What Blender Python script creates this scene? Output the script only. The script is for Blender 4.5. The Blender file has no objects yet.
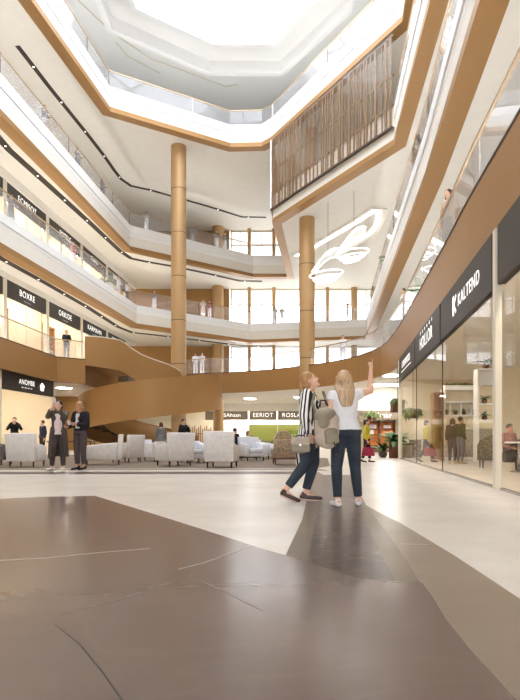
import bpy, bmesh, math, random
from mathutils import Vector, Matrix
from mathutils.geometry import tessellate_polygon
random.seed(7)
PI = math.pi
S = bpy.context.scene
COL = S.collection
# ------------------------------------------------------------------ camera model
F, CX, YH, H0 = 560.0, 260.0, 440.0, 0.78
def P(px, py, z):
    """the point of the level z that the photograph shows at a pixel"""
    D = (z - H0) * F / (YH - py)
    return Vector(((px - CX) * D / F, D, z))
def G(px, py): return P(px, py, 0.0)
def PD(px, py, D): return Vector(((px - CX) * D / F, D, H0 + (YH - py) * D / F))
def V(*a): return Vector(a)

cam = bpy.data.cameras.new('camera'); camo = bpy.data.objects.new('camera', cam); COL.objects.link(camo)
camo.location = (0, 0, H0); camo.rotation_euler = (PI / 2, 0, 0)
cam.sensor_fit = 'VERTICAL'; cam.sensor_height = 36.0; cam.sensor_width = 36.0
cam.lens = 36.0 * F / 700.0
cam.shift_y = (YH - 350.0) / 700.0
cam.clip_end = 400
S.camera = camo

# ------------------------------------------------------------------ materials
MATS = {}
def mat(name, col, rough=.6, metal=0.0, spec=.5, noise=0.0, nscale=20.0, bump=0.0, emit=0.0, ecol=None, sheen=0.0, stretch=None, detail=4.0):
    m = bpy.data.materials.new(name); m.use_nodes = True
    nt = m.node_tree; b = nt.nodes['Principled BSDF']
    b.inputs['Base Color'].default_value = (*col, 1); b.inputs['Roughness'].default_value = rough
    b.inputs['Metallic'].default_value = metal; b.inputs['Specular IOR Level'].default_value = spec
    if sheen: b.inputs['Sheen Weight'].default_value = sheen
    if noise or bump:
        tc = nt.nodes.new('ShaderNodeTexCoord'); n = nt.nodes.new('ShaderNodeTexNoise')
        n.inputs['Scale'].default_value = nscale; n.inputs['Detail'].default_value = detail
        src = tc.outputs['Object']
        if stretch:
            mp = nt.nodes.new('ShaderNodeMapping'); mp.inputs['Scale'].default_value = stretch
            nt.links.new(src, mp.inputs['Vector']); src = mp.outputs['Vector']
        nt.links.new(src, n.inputs['Vector'])
        if noise:
            r = nt.nodes.new('ShaderNodeValToRGB')
            r.color_ramp.elements[0].position = .3; r.color_ramp.elements[1].position = .7
            r.color_ramp.elements[0].color = (*[max(0, c * (1 - noise)) for c in col], 1)
            r.color_ramp.elements[1].color = (*[min(1, c * (1 + noise)) for c in col], 1)
            nt.links.new(n.outputs['Fac'], r.inputs['Fac']); nt.links.new(r.outputs['Color'], b.inputs['Base Color'])
        if bump:
            bp = nt.nodes.new('ShaderNodeBump'); bp.inputs['Strength'].default_value = bump; bp.inputs['Distance'].default_value = .01
            nt.links.new(n.outputs['Fac'], bp.inputs['Height']); nt.links.new(bp.outputs['Normal'], b.inputs['Normal'])
    if emit:
        b.inputs['Emission Color'].default_value = (*(ecol or col), 1); b.inputs['Emission Strength'].default_value = emit
    MATS[name] = m
    return m
def glass(name, tint, base_refl=0.0, haze=0.0, ior=1.5, rough=0.0, hazecol=(.9, .9, .92)):
    m = bpy.data.materials.new(name); m.use_nodes = True; nt = m.node_tree; nt.nodes.clear()
    out = nt.nodes.new('ShaderNodeOutputMaterial')
    tr = nt.nodes.new('ShaderNodeBsdfTransparent'); tr.inputs['Color'].default_value = (*tint, 1)
    gl = nt.nodes.new('ShaderNodeBsdfGlossy'); gl.inputs['Roughness'].default_value = rough
    fr = nt.nodes.new('ShaderNodeFresnel'); fr.inputs['IOR'].default_value = ior
    ad = nt.nodes.new('ShaderNodeMath'); ad.operation = 'ADD'; ad.use_clamp = True; ad.inputs[1].default_value = base_refl
    mx = nt.nodes.new('ShaderNodeMixShader')
    ge = nt.nodes.new('ShaderNodeNewGeometry'); io = nt.nodes.new('ShaderNodeMath'); io.operation = 'MULTIPLY_ADD'
    io.inputs[1].default_value = 1 / ior - ior; io.inputs[2].default_value = ior     # same reflectance from either face
    nt.links.new(ge.outputs['Backfacing'], io.inputs[0]); nt.links.new(io.outputs[0], fr.inputs['IOR'])
    nt.links.new(fr.outputs['Fac'], ad.inputs[0]); nt.links.new(ad.outputs[0], mx.inputs['Fac'])
    first = tr
    if haze:
        df = nt.nodes.new('ShaderNodeBsdfDiffuse'); df.inputs['Color'].default_value = (*hazecol, 1)
        m2 = nt.nodes.new('ShaderNodeMixShader'); m2.inputs['Fac'].default_value = haze
        nt.links.new(tr.outputs[0], m2.inputs[1]); nt.links.new(df.outputs[0], m2.inputs[2]); first = m2
    nt.links.new(first.outputs[0], mx.inputs[1]); nt.links.new(gl.outputs[0], mx.inputs[2]); nt.links.new(mx.outputs[0], out.inputs['Surface'])
    MATS[name] = m
    return m
def stone(name, c1, c2, vein, rough=.25, scale=.6, veins=.35, spec=.5):
    """polished stone: clouds of two tones with thin pale veins"""
    m = bpy.data.materials.new(name); m.use_nodes = True; nt = m.node_tree; b = nt.nodes['Principled BSDF']
    b.inputs['Roughness'].default_value = rough; b.inputs['Specular IOR Level'].default_value = spec
    tc = nt.nodes.new('ShaderNodeTexCoord')
    n = nt.nodes.new('ShaderNodeTexNoise'); n.inputs['Scale'].default_value = scale; n.inputs['Detail'].default_value = 8; n.inputs['Roughness'].default_value = .6
    n2 = nt.nodes.new('ShaderNodeTexNoise'); n2.inputs['Scale'].default_value = scale * 1.3; n2.inputs['Detail'].default_value = 5; n2.inputs['Distortion'].default_value = 1.2
    r = nt.nodes.new('ShaderNodeValToRGB'); r.color_ramp.elements[0].position = .35; r.color_ramp.elements[1].position = .68
    r.color_ramp.elements[0].color = (*c1, 1); r.color_ramp.elements[1].color = (*c2, 1)
    v = nt.nodes.new('ShaderNodeValToRGB'); e = v.color_ramp.elements
    e[0].position = .485; e[0].color = (0, 0, 0, 1); e[1].position = .515; e[1].color = (0, 0, 0, 1)
    k = e.new(.5); k.color = (veins, veins, veins, 1)
    mx = nt.nodes.new('ShaderNodeMix'); mx.data_type = 'RGBA'
    for q in (n, n2): nt.links.new(tc.outputs['Object'], q.inputs['Vector'])
    nt.links.new(n.outputs['Fac'], r.inputs['Fac']); nt.links.new(n2.outputs['Fac'], v.inputs['Fac'])
    nt.links.new(v.outputs['Color'], mx.inputs['Factor']); nt.links.new(r.outputs['Color'], mx.inputs['A'])
    mx.inputs['B'].default_value = (*vein, 1)
    nt.links.new(mx.outputs['Result'], b.inputs['Base Color'])
    MATS[name] = m
    return m
def stripes(name, c1, c2, period, axis=(.35, 1, 0), rough=.8, duty=.5):
    m = bpy.data.materials.new(name); m.use_nodes = True; nt = m.node_tree; b = nt.nodes['Principled BSDF']
    b.inputs['Roughness'].default_value = rough
    tc = nt.nodes.new('ShaderNodeTexCoord'); d = nt.nodes.new('ShaderNodeVectorMath'); d.operation = 'DOT_PRODUCT'
    d.inputs[1].default_value = [a / period for a in axis]
    fr = nt.nodes.new('ShaderNodeMath'); fr.operation = 'FRACT'
    gt = nt.nodes.new('ShaderNodeMath'); gt.operation = 'GREATER_THAN'; gt.inputs[1].default_value = duty
    mx = nt.nodes.new('ShaderNodeMix'); mx.data_type = 'RGBA'
    mx.inputs['A'].default_value = (*c1, 1); mx.inputs['B'].default_value = (*c2, 1)
    nt.links.new(tc.outputs['Object'], d.inputs[0]); nt.links.new(d.outputs['Value'], fr.inputs[0]); nt.links.new(fr.outputs[0], gt.inputs[0])
    nt.links.new(gt.outputs[0], mx.inputs['Factor']); nt.links.new(mx.outputs['Result'], b.inputs['Base Color'])
    MATS[name] = m
    return m
def checks(name, c1, c2, scale, rough=.8):
    m = mat(name, c1, rough); nt = m.node_tree
    tc = nt.nodes.new('ShaderNodeTexCoord'); k = nt.nodes.new('ShaderNodeTexVoronoi'); k.inputs['Scale'].default_value = scale
    r = nt.nodes.new('ShaderNodeValToRGB'); r.color_ramp.elements[0].position = .25; r.color_ramp.elements[1].position = .55
    r.color_ramp.elements[0].color = (*c1, 1); r.color_ramp.elements[1].color = (*c2, 1)
    nt.links.new(tc.outputs['Object'], k.inputs['Vector']); nt.links.new(k.outputs['Distance'], r.inputs['Fac'])
    nt.links.new(r.outputs['Color'], nt.nodes['Principled BSDF'].inputs['Base Color'])
    return m
def srgb(r, g, b):
    f = lambda c: (c / 255 / 12.92) if c <= 10 else ((c / 255 + .055) / 1.055) ** 2.4
    return (f(r), f(g), f(b))

BRONZE = mat('bronze_panel', (.37, .20, .072), .48, .25, spec=.35, noise=.2, nscale=55, bump=.03)
BRONZE_DK = mat('bronze_shadow_gap', (.05, .03, .018), .6)
COLUMN = mat('bronze_column', (.48, .30, .14), .42, .25, noise=.1, nscale=40)
CREAM = mat('cream_plaster', (.80, .765, .70), .85, noise=.02, nscale=2)
CREAM_WALL = mat('cream_wall', (.74, .65, .50), .8, noise=.03, nscale=3)
WHITE = mat('white_fascia', (.9, .9, .9), .45)
WHITE_PANEL = mat('white_panel', (.85, .85, .84), .7)
SLOT = mat('dark_slot', (.035, .022, .014), .7)
STEEL = mat('steel_rail', (.42, .40, .38), .25, .9)
RAILTOP = mat('bronze_rail', (.42, .30, .18), .35, .6)
MULL = mat('cream_mullion', (.72, .66, .54), .5)
DARKSIGN = mat('dark_sign_board', (.038, .030, .024), .55, noise=.1, nscale=15)
LETTER = mat('white_lettering', (.95, .95, .93), .5, emit=.9, ecol=(1, .98, .94))
GLASS_RAIL = glass('balustrade_glass', (.95, .95, .96), .015, .085, ior=1.3)
GLASS_SHOP = glass('shop_glass', (.98, .96, .92), .0, ior=1.045)
GLASS_WIN = glass('window_glass', (.97, .98, 1), 0)
GLASS_CASE = glass('tinted_case_glass', (.93, .91, .89), .0, .03, ior=1.15, hazecol=(.8, .76, .72))
FILL_STRIP = mat('shop_fill_strip', (1, 1, 1), .5, emit=42, ecol=(1, .93, .82))
SPOT = mat('small_spot', (1, 1, 1), .5, emit=4, ecol=(1, .95, .85))
FILL_LAMP = mat('warm_lamp', (1, .95, .85), .5, emit=14, ecol=(1, .95, .86))
FILL_UPL = mat('fill_uplight_strip', (1, 1, 1), .5, emit=10.5, ecol=(1, .98, .95))
FILL_BRIGHT = mat('bright_fill_lamp', (1, 1, 1), .5, emit=55, ecol=(1, .97, .9))
LAMPW = mat('white_cove_lamp', (1, 1, 1), .5, emit=2.2, ecol=(1, .98, .95))
FLOOR_L = stone('travertine_floor', srgb(194, 184, 172), srgb(215, 206, 196), srgb(190, 176, 160), .3, .9, .25)
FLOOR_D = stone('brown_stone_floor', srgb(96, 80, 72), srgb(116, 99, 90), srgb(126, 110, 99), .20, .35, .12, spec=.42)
FLOOR_M = stone('dark_marble', srgb(62, 50, 45), srgb(92, 76, 68), srgb(150, 132, 120), .3, 2.2, .5, spec=.2)
FLOOR_T = stone('tan_stone_border', srgb(106, 91, 77), srgb(122, 107, 92), srgb(130, 115, 100), .35, 1.2, .1, spec=.2)
FLOOR_T2 = stone('tan_stone_field', srgb(124, 108, 92), srgb(140, 124, 107), srgb(150, 135, 120), .35, 1.0, .1, spec=.25)
SEAM = mat('pale_seam', srgb(150, 136, 124), .35)
CARPET = mat('brown_lounge_floor', srgb(110, 92, 76), .6, noise=.15, nscale=6)
FABRIC = mat('grey_marbled_fabric', srgb(228, 222, 217), .9, noise=.08, nscale=9, bump=.1)
FABRIC_B = mat('pale_blue_fabric', srgb(216, 216, 222), .9, noise=.05, nscale=9)
FABRIC_DK = mat('dark_grey_fabric', srgb(104, 96, 90), .9, noise=.08, nscale=12)
RATTAN = checks('woven_rattan', srgb(120, 96, 76), srgb(176, 150, 124), 22)
WICKER_DK = checks('black_patterned_weave', srgb(38, 32, 26), srgb(120, 108, 88), 18)
BLACKLEG = mat('black_wood_leg', (.012, .01, .009), .4)
WOOD = mat('light_wood', srgb(176, 130, 86), .55, noise=.15, nscale=6, stretch=(6, 6, .6))
WOOD_DK = mat('walnut_wood', srgb(104, 58, 34), .5, noise=.15, nscale=6)
TABLE = mat('dark_table_top', srgb(70, 58, 50), .35)
LEAF = mat('green_leaf', (.07, .17, .035), .5, noise=.3, nscale=8)
LEAF2 = mat('olive_leaf', (.17, .22, .06), .6, noise=.3, nscale=8)
LIME = mat('lime_leaf', (.38, .50, .08), .6, noise=.2, nscale=12)
GREENWALL = mat('olive_green_wall', srgb(112, 116, 52), .9, noise=.12, nscale=10)
ORANGE = mat('orange_display', srgb(240, 146, 66), .6, noise=.1, nscale=4)
RED = mat('red_goods', srgb(196, 72, 50), .6)
SOIL = mat('soil', (.05, .035, .02), .9)
SKIN = mat('skin_light', srgb(222, 176, 150), .55)
SKIN2 = mat('skin_tan', srgb(196, 142, 112), .55)
LIPS = mat('lips', srgb(176, 92, 86), .5)
EYE = mat('eye_dark', (.03, .022, .018), .3)
def cloth(n, r, g, b, noise=.08): return mat(n, srgb(r, g, b), .85, noise=noise, nscale=14)
HAIR_BL = mat('blonde_hair', srgb(180, 150, 116), .5, noise=.3, nscale=9, stretch=(6, 6, .5))
HAIR_DB = mat('dark_blonde_hair', srgb(168, 124, 78), .5, noise=.25, nscale=9, stretch=(6, 6, .5))
HAIR_DK = mat('dark_brown_hair', srgb(44, 30, 24), .5)
HAIR_BR = mat('brown_hair', srgb(88, 56, 38), .5)
C_WHITE = cloth('white_cotton', 222, 219, 221, .03)
C_PINK = cloth('pale_pink_cotton', 226, 206, 206, .03)
C_BLACK = cloth('black_cloth', 26, 24, 26)
C_GREY = cloth('grey_cloth', 120, 118, 120)
C_LGREY = cloth('light_grey_cloth', 188, 186, 188)
C_CHAR = cloth('charcoal_brown_cloth', 72, 62, 60)
C_PLUM = cloth('plum_grey_cloth', 78, 64, 66)
C_COAT = cloth('taupe_coat_cloth', 84, 72, 64)
C_NAVY = cloth('navy_cloth', 38, 38, 62)
C_JEAN = mat('blue_denim', srgb(42, 49, 60), .85, noise=.3, nscale=5)
C_JEAN2 = mat('faded_blue_denim', srgb(46, 54, 65), .85, noise=.2, nscale=6)
C_YEL = cloth('mustard_yellow_cloth', 194, 178, 56)
C_RED = cloth('crimson_cloth', 150, 34, 46)
C_BAG = cloth('raspberry_leather', 150, 38, 60)
C_BEIGE = cloth('beige_cloth', 206, 182, 158)
C_OLIVE = cloth('dark_olive_cloth', 62, 56, 44)
C_TAUPE = mat('taupe_canvas', srgb(182, 165, 150), .9, noise=.15, nscale=8)
C_KHAKI = mat('khaki_grey_leather', srgb(140, 128, 108), .6, noise=.12, nscale=10)
LEATHER = mat('dark_brown_leather', srgb(58, 34, 28), .4)
SOLE = mat('pale_sole', srgb(206, 180, 164), .6)
C_STRIPE = stripes('black_white_stripes', srgb(24, 22, 24), srgb(236, 232, 228), .046, duty=.46)

# ------------------------------------------------------------------ mesh helpers
def link(name, me, m=None, parent=None, smooth=False):
    o = bpy.data.objects.new(name, me); COL.objects.link(o)
    if m is not None:
        for q in (m if isinstance(m, (list, tuple)) else [m]): me.materials.append(q)
    if parent: o.parent = parent
    if smooth:
        for p in me.polygons: p.use_smooth = True
    return o
def tag(o, label=None, cat=None, group=None, kind=None):
    if label: o['label'] = label
    if cat: o['category'] = cat
    if group: o['group'] = group
    if kind: o['kind'] = kind
    return o
def struct(o): o['kind'] = 'structure'; return o
def empty(name, loc=(0, 0, 0), rz=0.0):
    o = bpy.data.objects.new(name, None); COL.objects.link(o); o.location = loc; o.rotation_euler = (0, 0, rz)
    o.empty_display_size = .1
    return o
class MB:
    def __init__(s): s.v = []; s.f = []; s.mi = []
    def add(s, vs, fs, mi=0):
        k = len(s.v); s.v += [tuple(a) for a in vs]; s.f += [tuple(i + k for i in q) for q in fs]; s.mi += [mi] * len(fs)
        return s
    def box(s, a, b, mi=0, M=None):
        x0, y0, z0 = a; x1, y1, z1 = b
        vs = [Vector(q) for q in ((x0, y0, z0), (x1, y0, z0), (x1, y1, z0), (x0, y1, z0), (x0, y0, z1), (x1, y0, z1), (x1, y1, z1), (x0, y1, z1))]
        if M is not None: vs = [M @ q for q in vs]
        return s.add(vs, [(3, 2, 1, 0), (4, 5, 6, 7), (0, 1, 5, 4), (1, 2, 6, 5), (2, 3, 7, 6), (3, 0, 4, 7)], mi)
    def bar(s, p, q, w, h, mi=0, up=V(0, 0, 1)):
        """box from p to q, w wide, h along up, centred"""
        p, q = Vector(p), Vector(q); d = (q - p).normalized()
        r = d.cross(up)
        r = r.normalized() if r.length > 1e-6 else V(1, 0, 0)
        u = r.cross(d).normalized(); vs = []
        for c in (p, q):
            for (i, j) in ((-1, -1), (1, -1), (1, 1), (-1, 1)): vs.append(c + r * (w / 2 * i) + u * (h / 2 * j))
        return s.add(vs, [(0, 1, 2, 3), (7, 6, 5, 4), (0, 4, 5, 1), (1, 5, 6, 2), (2, 6, 7, 3), (3, 7, 4, 0)], mi)
    def prism(s, poly, z0, z1, holes=(), mi=0):
        loops = [[Vector((p[0], p[1], 0)) for p in poly]] + [[Vector((p[0], p[1], 0)) for p in h] for h in holes]
        tri = tessellate_polygon(loops); flat = [p for l in loops for p in l]; n = len(flat)
        vs = [(p.x, p.y, z0) for p in flat] + [(p.x, p.y, z1) for p in flat]
        fs = [tuple(t) for t in tri] + [tuple(i + n for i in reversed(t)) for t in tri]
        k = 0
        for l in loops:
            m = len(l)
            for i in range(m):
                j = (i + 1) % m; fs.append((k + i, k + j, k + j + n, k + i + n))
            k += m
        return s.add(vs, fs, mi)
    def band(s, a, b, z0, z1, mi=0, closed=False):
        """solid band between plan polylines a and b; z0,z1 numbers or lists"""
        n = len(a); Z0 = z0 if isinstance(z0, (list, tuple)) else [z0] * n; Z1 = z1 if isinstance(z1, (list, tuple)) else [z1] * n
        vs = []
        for i in range(n):
            vs += [(a[i][0], a[i][1], Z0[i]), (b[i][0], b[i][1], Z0[i]), (b[i][0], b[i][1], Z1[i]), (a[i][0], a[i][1], Z1[i])]
        fs = []
        for i in range(n - 1):
            k = 4 * i
            for c in range(4): fs.append((k + c, k + (c + 1) % 4, k + 4 + (c + 1) % 4, k + 4 + c))
        fs += [(3, 2, 1, 0), tuple(4 * (n - 1) + c for c in range(4))]
        return s.add(vs, fs, mi)
    def tube(s, pts, rad, n=10, mi=0, flat=1.0):
        pts = [Vector(p) for p in pts]; R = rad if isinstance(rad, (list, tuple)) else [rad] * len(pts)
        vs = []; k = len(pts); up = V(0, 0, 1)
        for i, p in enumerate(pts):
            d = (pts[min(i + 1, k - 1)] - pts[max(i - 1, 0)]).normalized()
            a = d.cross(up)
            a = a.normalized() if a.length > .05 else d.cross(V(0, 1, 0)).normalized()
            b = a.cross(d).normalized()
            for j in range(n):
                t = 2 * PI * j / n; vs.append(p + a * (math.cos(t) * R[i]) + b * (math.sin(t) * R[i] * flat))
        fs = [(i * n + j, i * n + (j + 1) % n, (i + 1) * n + (j + 1) % n, (i + 1) * n + j) for i in range(k - 1) for j in range(n)]
        fs += [tuple(reversed(range(n))), tuple((k - 1) * n + j for j in range(n))]
        return s.add(vs, fs, mi)
    def lathe(s, prof, c=(0, 0, 0), n=24, mi=0):
        c = Vector(c); k = len(prof)
        vs = [c + V(r * math.cos(2 * PI * j / n), r * math.sin(2 * PI * j / n), z) for r, z in prof for j in range(n)]
        fs = [(i * n + j, i * n + (j + 1) % n, (i + 1) * n + (j + 1) % n, (i + 1) * n + j) for i in range(k - 1) for j in range(n)]
        fs += [tuple(reversed(range(n))), tuple((k - 1) * n + j for j in range(n))]
        return s.add(vs, fs, mi)
    def ball(s, c, r, M=None, nu=14, nv=9, mi=0):
        c = Vector(c); r = Vector(r) if not isinstance(r, (int, float)) else V(r, r, r)
        vs = []
        def put(x, y, z):
            q = V(x * r.x, y * r.y, z * r.z)
            if M is not None: q = M @ q
            vs.append(c + q)
        put(0, 0, 1)
        for i in range(1, nv):
            t = PI * i / nv
            for j in range(nu): put(math.sin(t) * math.cos(2 * PI * j / nu), math.sin(t) * math.sin(2 * PI * j / nu), math.cos(t))
        put(0, 0, -1)
        fs = [(0, 1 + j, 1 + (j + 1) % nu) for j in range(nu)]
        for i in range(nv - 2):
            for j in range(nu):
                a = 1 + i * nu + j; b = 1 + i * nu + (j + 1) % nu; fs.append((a, a + nu, b + nu, b))
        l = len(vs) - 1; k = 1 + (nv - 2) * nu
        fs += [(l, k + (j + 1) % nu, k + j) for j in range(nu)]
        return s.add(vs, fs, mi)
    def mesh(s, name, fix=True):
        me = bpy.data.meshes.new(name); me.from_pydata(s.v, [], s.f)
        me.polygons.foreach_set('material_index', s.mi)
        if fix:
            bm = bmesh.new(); bm.from_mesh(me); bmesh.ops.recalc_face_normals(bm, faces=bm.faces); bm.to_mesh(me); bm.free()
        me.update(); return me
    def build(s, name, m, parent=None, smooth=False, bevel=0.0, loc=None, seg=2):
        me = s.mesh(name)
        if bevel:
            bm = bmesh.new(); bm.from_mesh(me)
            es = [e for e in bm.edges if len(e.link_faces) == 2 and e.calc_face_angle(0) > .6]
            bmesh.ops.bevel(bm, geom=es, offset=bevel, segments=seg, profile=.5, affect='EDGES', clamp_overlap=True)
            bm.to_mesh(me); bm.free()
        o = link(name, me, m, parent, smooth)
        if smooth and bevel:
            try: me.set_sharp_from_angle(angle=.7)
            except Exception: pass
        if loc is not None: o.location = loc
        return o
def remeshed(mb, name, voxel, smooth=4, dec=None):
    """one continuous skin over the overlapping shapes of a builder"""
    me = mb.mesh(name + '_tmp'); o = bpy.data.objects.new('tmp', me); COL.objects.link(o)
    r = o.modifiers.new('r', 'REMESH'); r.mode = 'VOXEL'; r.voxel_size = voxel; r.use_smooth_shade = True
    if smooth:
        q = o.modifiers.new('s', 'SMOOTH'); q.factor = .5; q.iterations = smooth
    dg = bpy.context.evaluated_depsgraph_get(); dg.update()
    out = bpy.data.meshes.new_from_object(o.evaluated_get(dg)); out.name = name
    bpy.data.objects.remove(o); bpy.data.meshes.remove(me)
    for p in out.polygons: p.use_smooth = True
    return out
def offset(poly, d):
    """plan polyline moved d to its left (away from the atrium)"""
    P2 = [Vector((p[0], p[1])) for p in poly]; n = len(P2); out = []
    for i in range(n):
        d0 = (P2[i] - P2[i - 1]).normalized() if i else None
        d1 = (P2[i + 1] - P2[i]).normalized() if i < n - 1 else None
        if d0 is None: d0 = d1
        if d1 is None: d1 = d0
        n0 = Vector((-d0.y, d0.x)); n1 = Vector((-d1.y, d1.x)); m = (n0 + n1)
        m = m.normalized() if m.length > 1e-4 else n0
        k = max(.35, m.dot(n0)); out.append(P2[i] + m * (d / k))
    return [(p.x, p.y) for p in out]
def inset(poly, d): return offset(poly, -d)
def dup(root, loc, rz=None, label=None, group=None, mats=None):
    r = root.copy(); COL.objects.link(r); r.location = loc
    if rz is not None: r.rotation_euler = (0, 0, rz)
    if label: r['label'] = label
    if group: r['group'] = group
    for ch in list(root.children):
        c = ch.copy(); COL.objects.link(c); c.parent = r
        for g in ch.children:
            d = g.copy(); COL.objects.link(d); d.parent = c
    return r
def lettering(name, text, size, origin, xdir, m=LETTER, parent=None, depth=.0015, align='CENTER', squash=1.0):
    cu = bpy.data.curves.new(name, 'FONT'); cu.body = text; cu.size = size; cu.extrude = depth; cu.align_x = align; cu.align_y = 'CENTER'; cu.space_character = 1.12
    o = bpy.data.objects.new('tmp', cu); COL.objects.link(o)
    dg = bpy.context.evaluated_depsgraph_get(); dg.update()
    me = bpy.data.meshes.new_from_object(o.evaluated_get(dg)); bpy.data.objects.remove(o); bpy.data.curves.remove(cu)
    me.name = name; me.materials.clear(); o = link(name, me, m)
    x = Vector(xdir).normalized(); y = V(0, 0, 1); z = x.cross(y)
    M = Matrix((x * squash, y, z)).transposed().to_4x4(); M.translation = Vector(origin)
    if parent:
        o.parent = parent; o.matrix_parent_inverse = parent.matrix_basis.inverted()
    o.matrix_basis = M
    return o
# ================================================================== THE SHELL
# ---- atrium edges of the four galleries (plan, metres), left near -> far -> right near
L1 = [(-12.9, 10), (-12.0, 25.8), (-11.6, 32.0), (-10.3, 33.0), (-10.3, 40.6), (-6.5, 40.9)] + \
     [tuple(P(x, y, 5.5).xy) for x, y in ((210, 373.4), (222, 373.2), (245, 371.8), (270, 370), (300, 366.8), (325, 363.2), (345, 359.8), (360, 356), (372, 351.8), (381, 347.4), (388, 341.5), (394, 334.3), (400, 325.6))] + \
     [tuple(P(420, 290.5, 5.5).xy), tuple(P(444, 247, 5.5).xy), tuple(P(468.6, 200, 5.5).xy), tuple(P(520, 112, 5.5).xy), (2.9, 2.2)]
L2 = [(-13.9, 10), (-11.95, 25.7), (-9.6, 43.7), (-.9, 50.8), (9.2, 48.9), (5.6, 19.0), (4.4, 11.2), (3.0, 2.2)]
L3 = [(-12.9, 10), (-11.35, 24.65), (-9.7, 41.9), (-.6, 48.8), (2.35, 48.8), (.8, 36.7), (6.45, 27.0), (5.5, 18.1), (3.1, 2.2)]
L4 = [(-12.3, 10), (-10.26, 25.1), (-9.0, 33.6), (-2.0, 37.7), (.1, 37.6), (.75, 36.9), (6.7, 26.4), (5.4, 17.0), (3.2, 2.2)]
EDGE = {1: L1, 2: L2, 3: L3, 4: L4}
ZB = {1: 4.1, 2: 9.6, 3: 15.0, 4: 20.5}           # soffit
ZM = {2: 10.5, 3: 15.8, 4: 21.0}                  # bronze / white
ZT = {1: 5.5, 2: 11.3, 3: 16.85, 4: 22.0}         # top of parapet = gallery floor
RAIL = {1: 6.58, 2: 12.45, 3: 17.85, 4: 23.0}
XL, XR, YF, YN = -19.0, 15.0, 60.0, 2.2
n_tr = 0
def trim_name():
    global n_tr; n_tr += 1; return 'trim_%d' % n_tr
n_wn = 0
def win_name():
    global n_wn; n_wn += 1; return 'window_%d' % n_wn

# ---- ground floor
struct(MB().box((XL, -9, -.3), (XR, YF, 0)).build('floor', FLOOR_L))
def inlay(pts, m, z, name='floor_inlay', lift=.0):
    poly = [tuple(G(*p).xy) for p in pts]
    return struct(MB().prism(poly, z - .02, z).build(name, m))
foot = tuple((-6, .6)), tuple((4, .6))
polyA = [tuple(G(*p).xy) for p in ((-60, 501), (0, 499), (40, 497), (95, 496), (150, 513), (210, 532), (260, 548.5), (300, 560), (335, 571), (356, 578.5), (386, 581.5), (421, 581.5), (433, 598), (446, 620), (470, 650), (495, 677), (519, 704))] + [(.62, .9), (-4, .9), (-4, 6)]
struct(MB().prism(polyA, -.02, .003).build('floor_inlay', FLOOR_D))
# the walk the two women stand on: centre of dark marble between tan borders
inlay([(324, 475), (345, 475), (353, 495), (372, 536), (397, 584), (370, 584), (306, 566), (316, 520)], FLOOR_M, .0022)
inlay([(313, 475), (324, 475), (316, 520), (306, 566), (285, 557), (302, 520)], FLOOR_T, .0018)
inlay([(345, 475), (350, 475), (366, 505), (396, 545), (424, 588), (397, 584), (372, 536), (353, 495)], FLOOR_T, .0018)
inlay([(366, 505), (378, 512), (402, 524), (455, 556), (520, 599), (600, 660), (560, 760), (519, 704), (495, 677), (470, 650), (446, 620), (421, 584), (396, 545)], FLOOR_T2, .0014)
inlay([(400, 543.5), (428, 544.5), (430, 545.8), (400, 545)], SEAM, .0024)
# thin lines across the far white field, and the lounge floor
inlay([(-60, 471.8), (318, 471.6), (323, 475), (313, 475), (310, 474), (-60, 474.4)], FLOOR_M, .0016)
inlay([(-60, 468.6), (318, 468.6), (330, 471), (300, 469.8), (-60, 470)], FLOOR_T, .0016)
lp = [tuple(G(*p).xy) for p in ((-60, 468.4), (180, 468.2), (318, 468), (330, 466))] + [(2.9, 24), (-1, 30), (-14, 30)]
struct(MB().prism(lp, -.02, .0012).build('floor_inlay', CARPET))
# pale seams in the brown stone
def seam(pts, w, m=SEAM, z=.0042):
    q = [G(*p) for p in pts]; a = []; b = []
    for i, p in enumerate(q):
        d = (q[min(i + 1, len(q) - 1)] - q[max(i - 1, 0)]).normalized(); n = V(-d.y, d.x, 0)
        a.append(p + n * w / 2); b.append(p - n * w / 2)
    struct(MB().band([(p.x, p.y) for p in a], [(p.x, p.y) for p in b], z - .004, z).build('floor_seam', m))
seam([(0, 561), (50, 558), (100, 553), (150, 549)], .022)
seam([(178, 570), (205, 563), (232, 554), (250, 546)], .02)
seam([(60, 615), (110, 603), (190, 577)], .005, FLOOR_T)
seam([(188, 575), (215, 588), (262, 611)], .006, FLOOR_T)
seam([(55, 625), (80, 645), (105, 676), (130, 712)], .006, SLOT)

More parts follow.
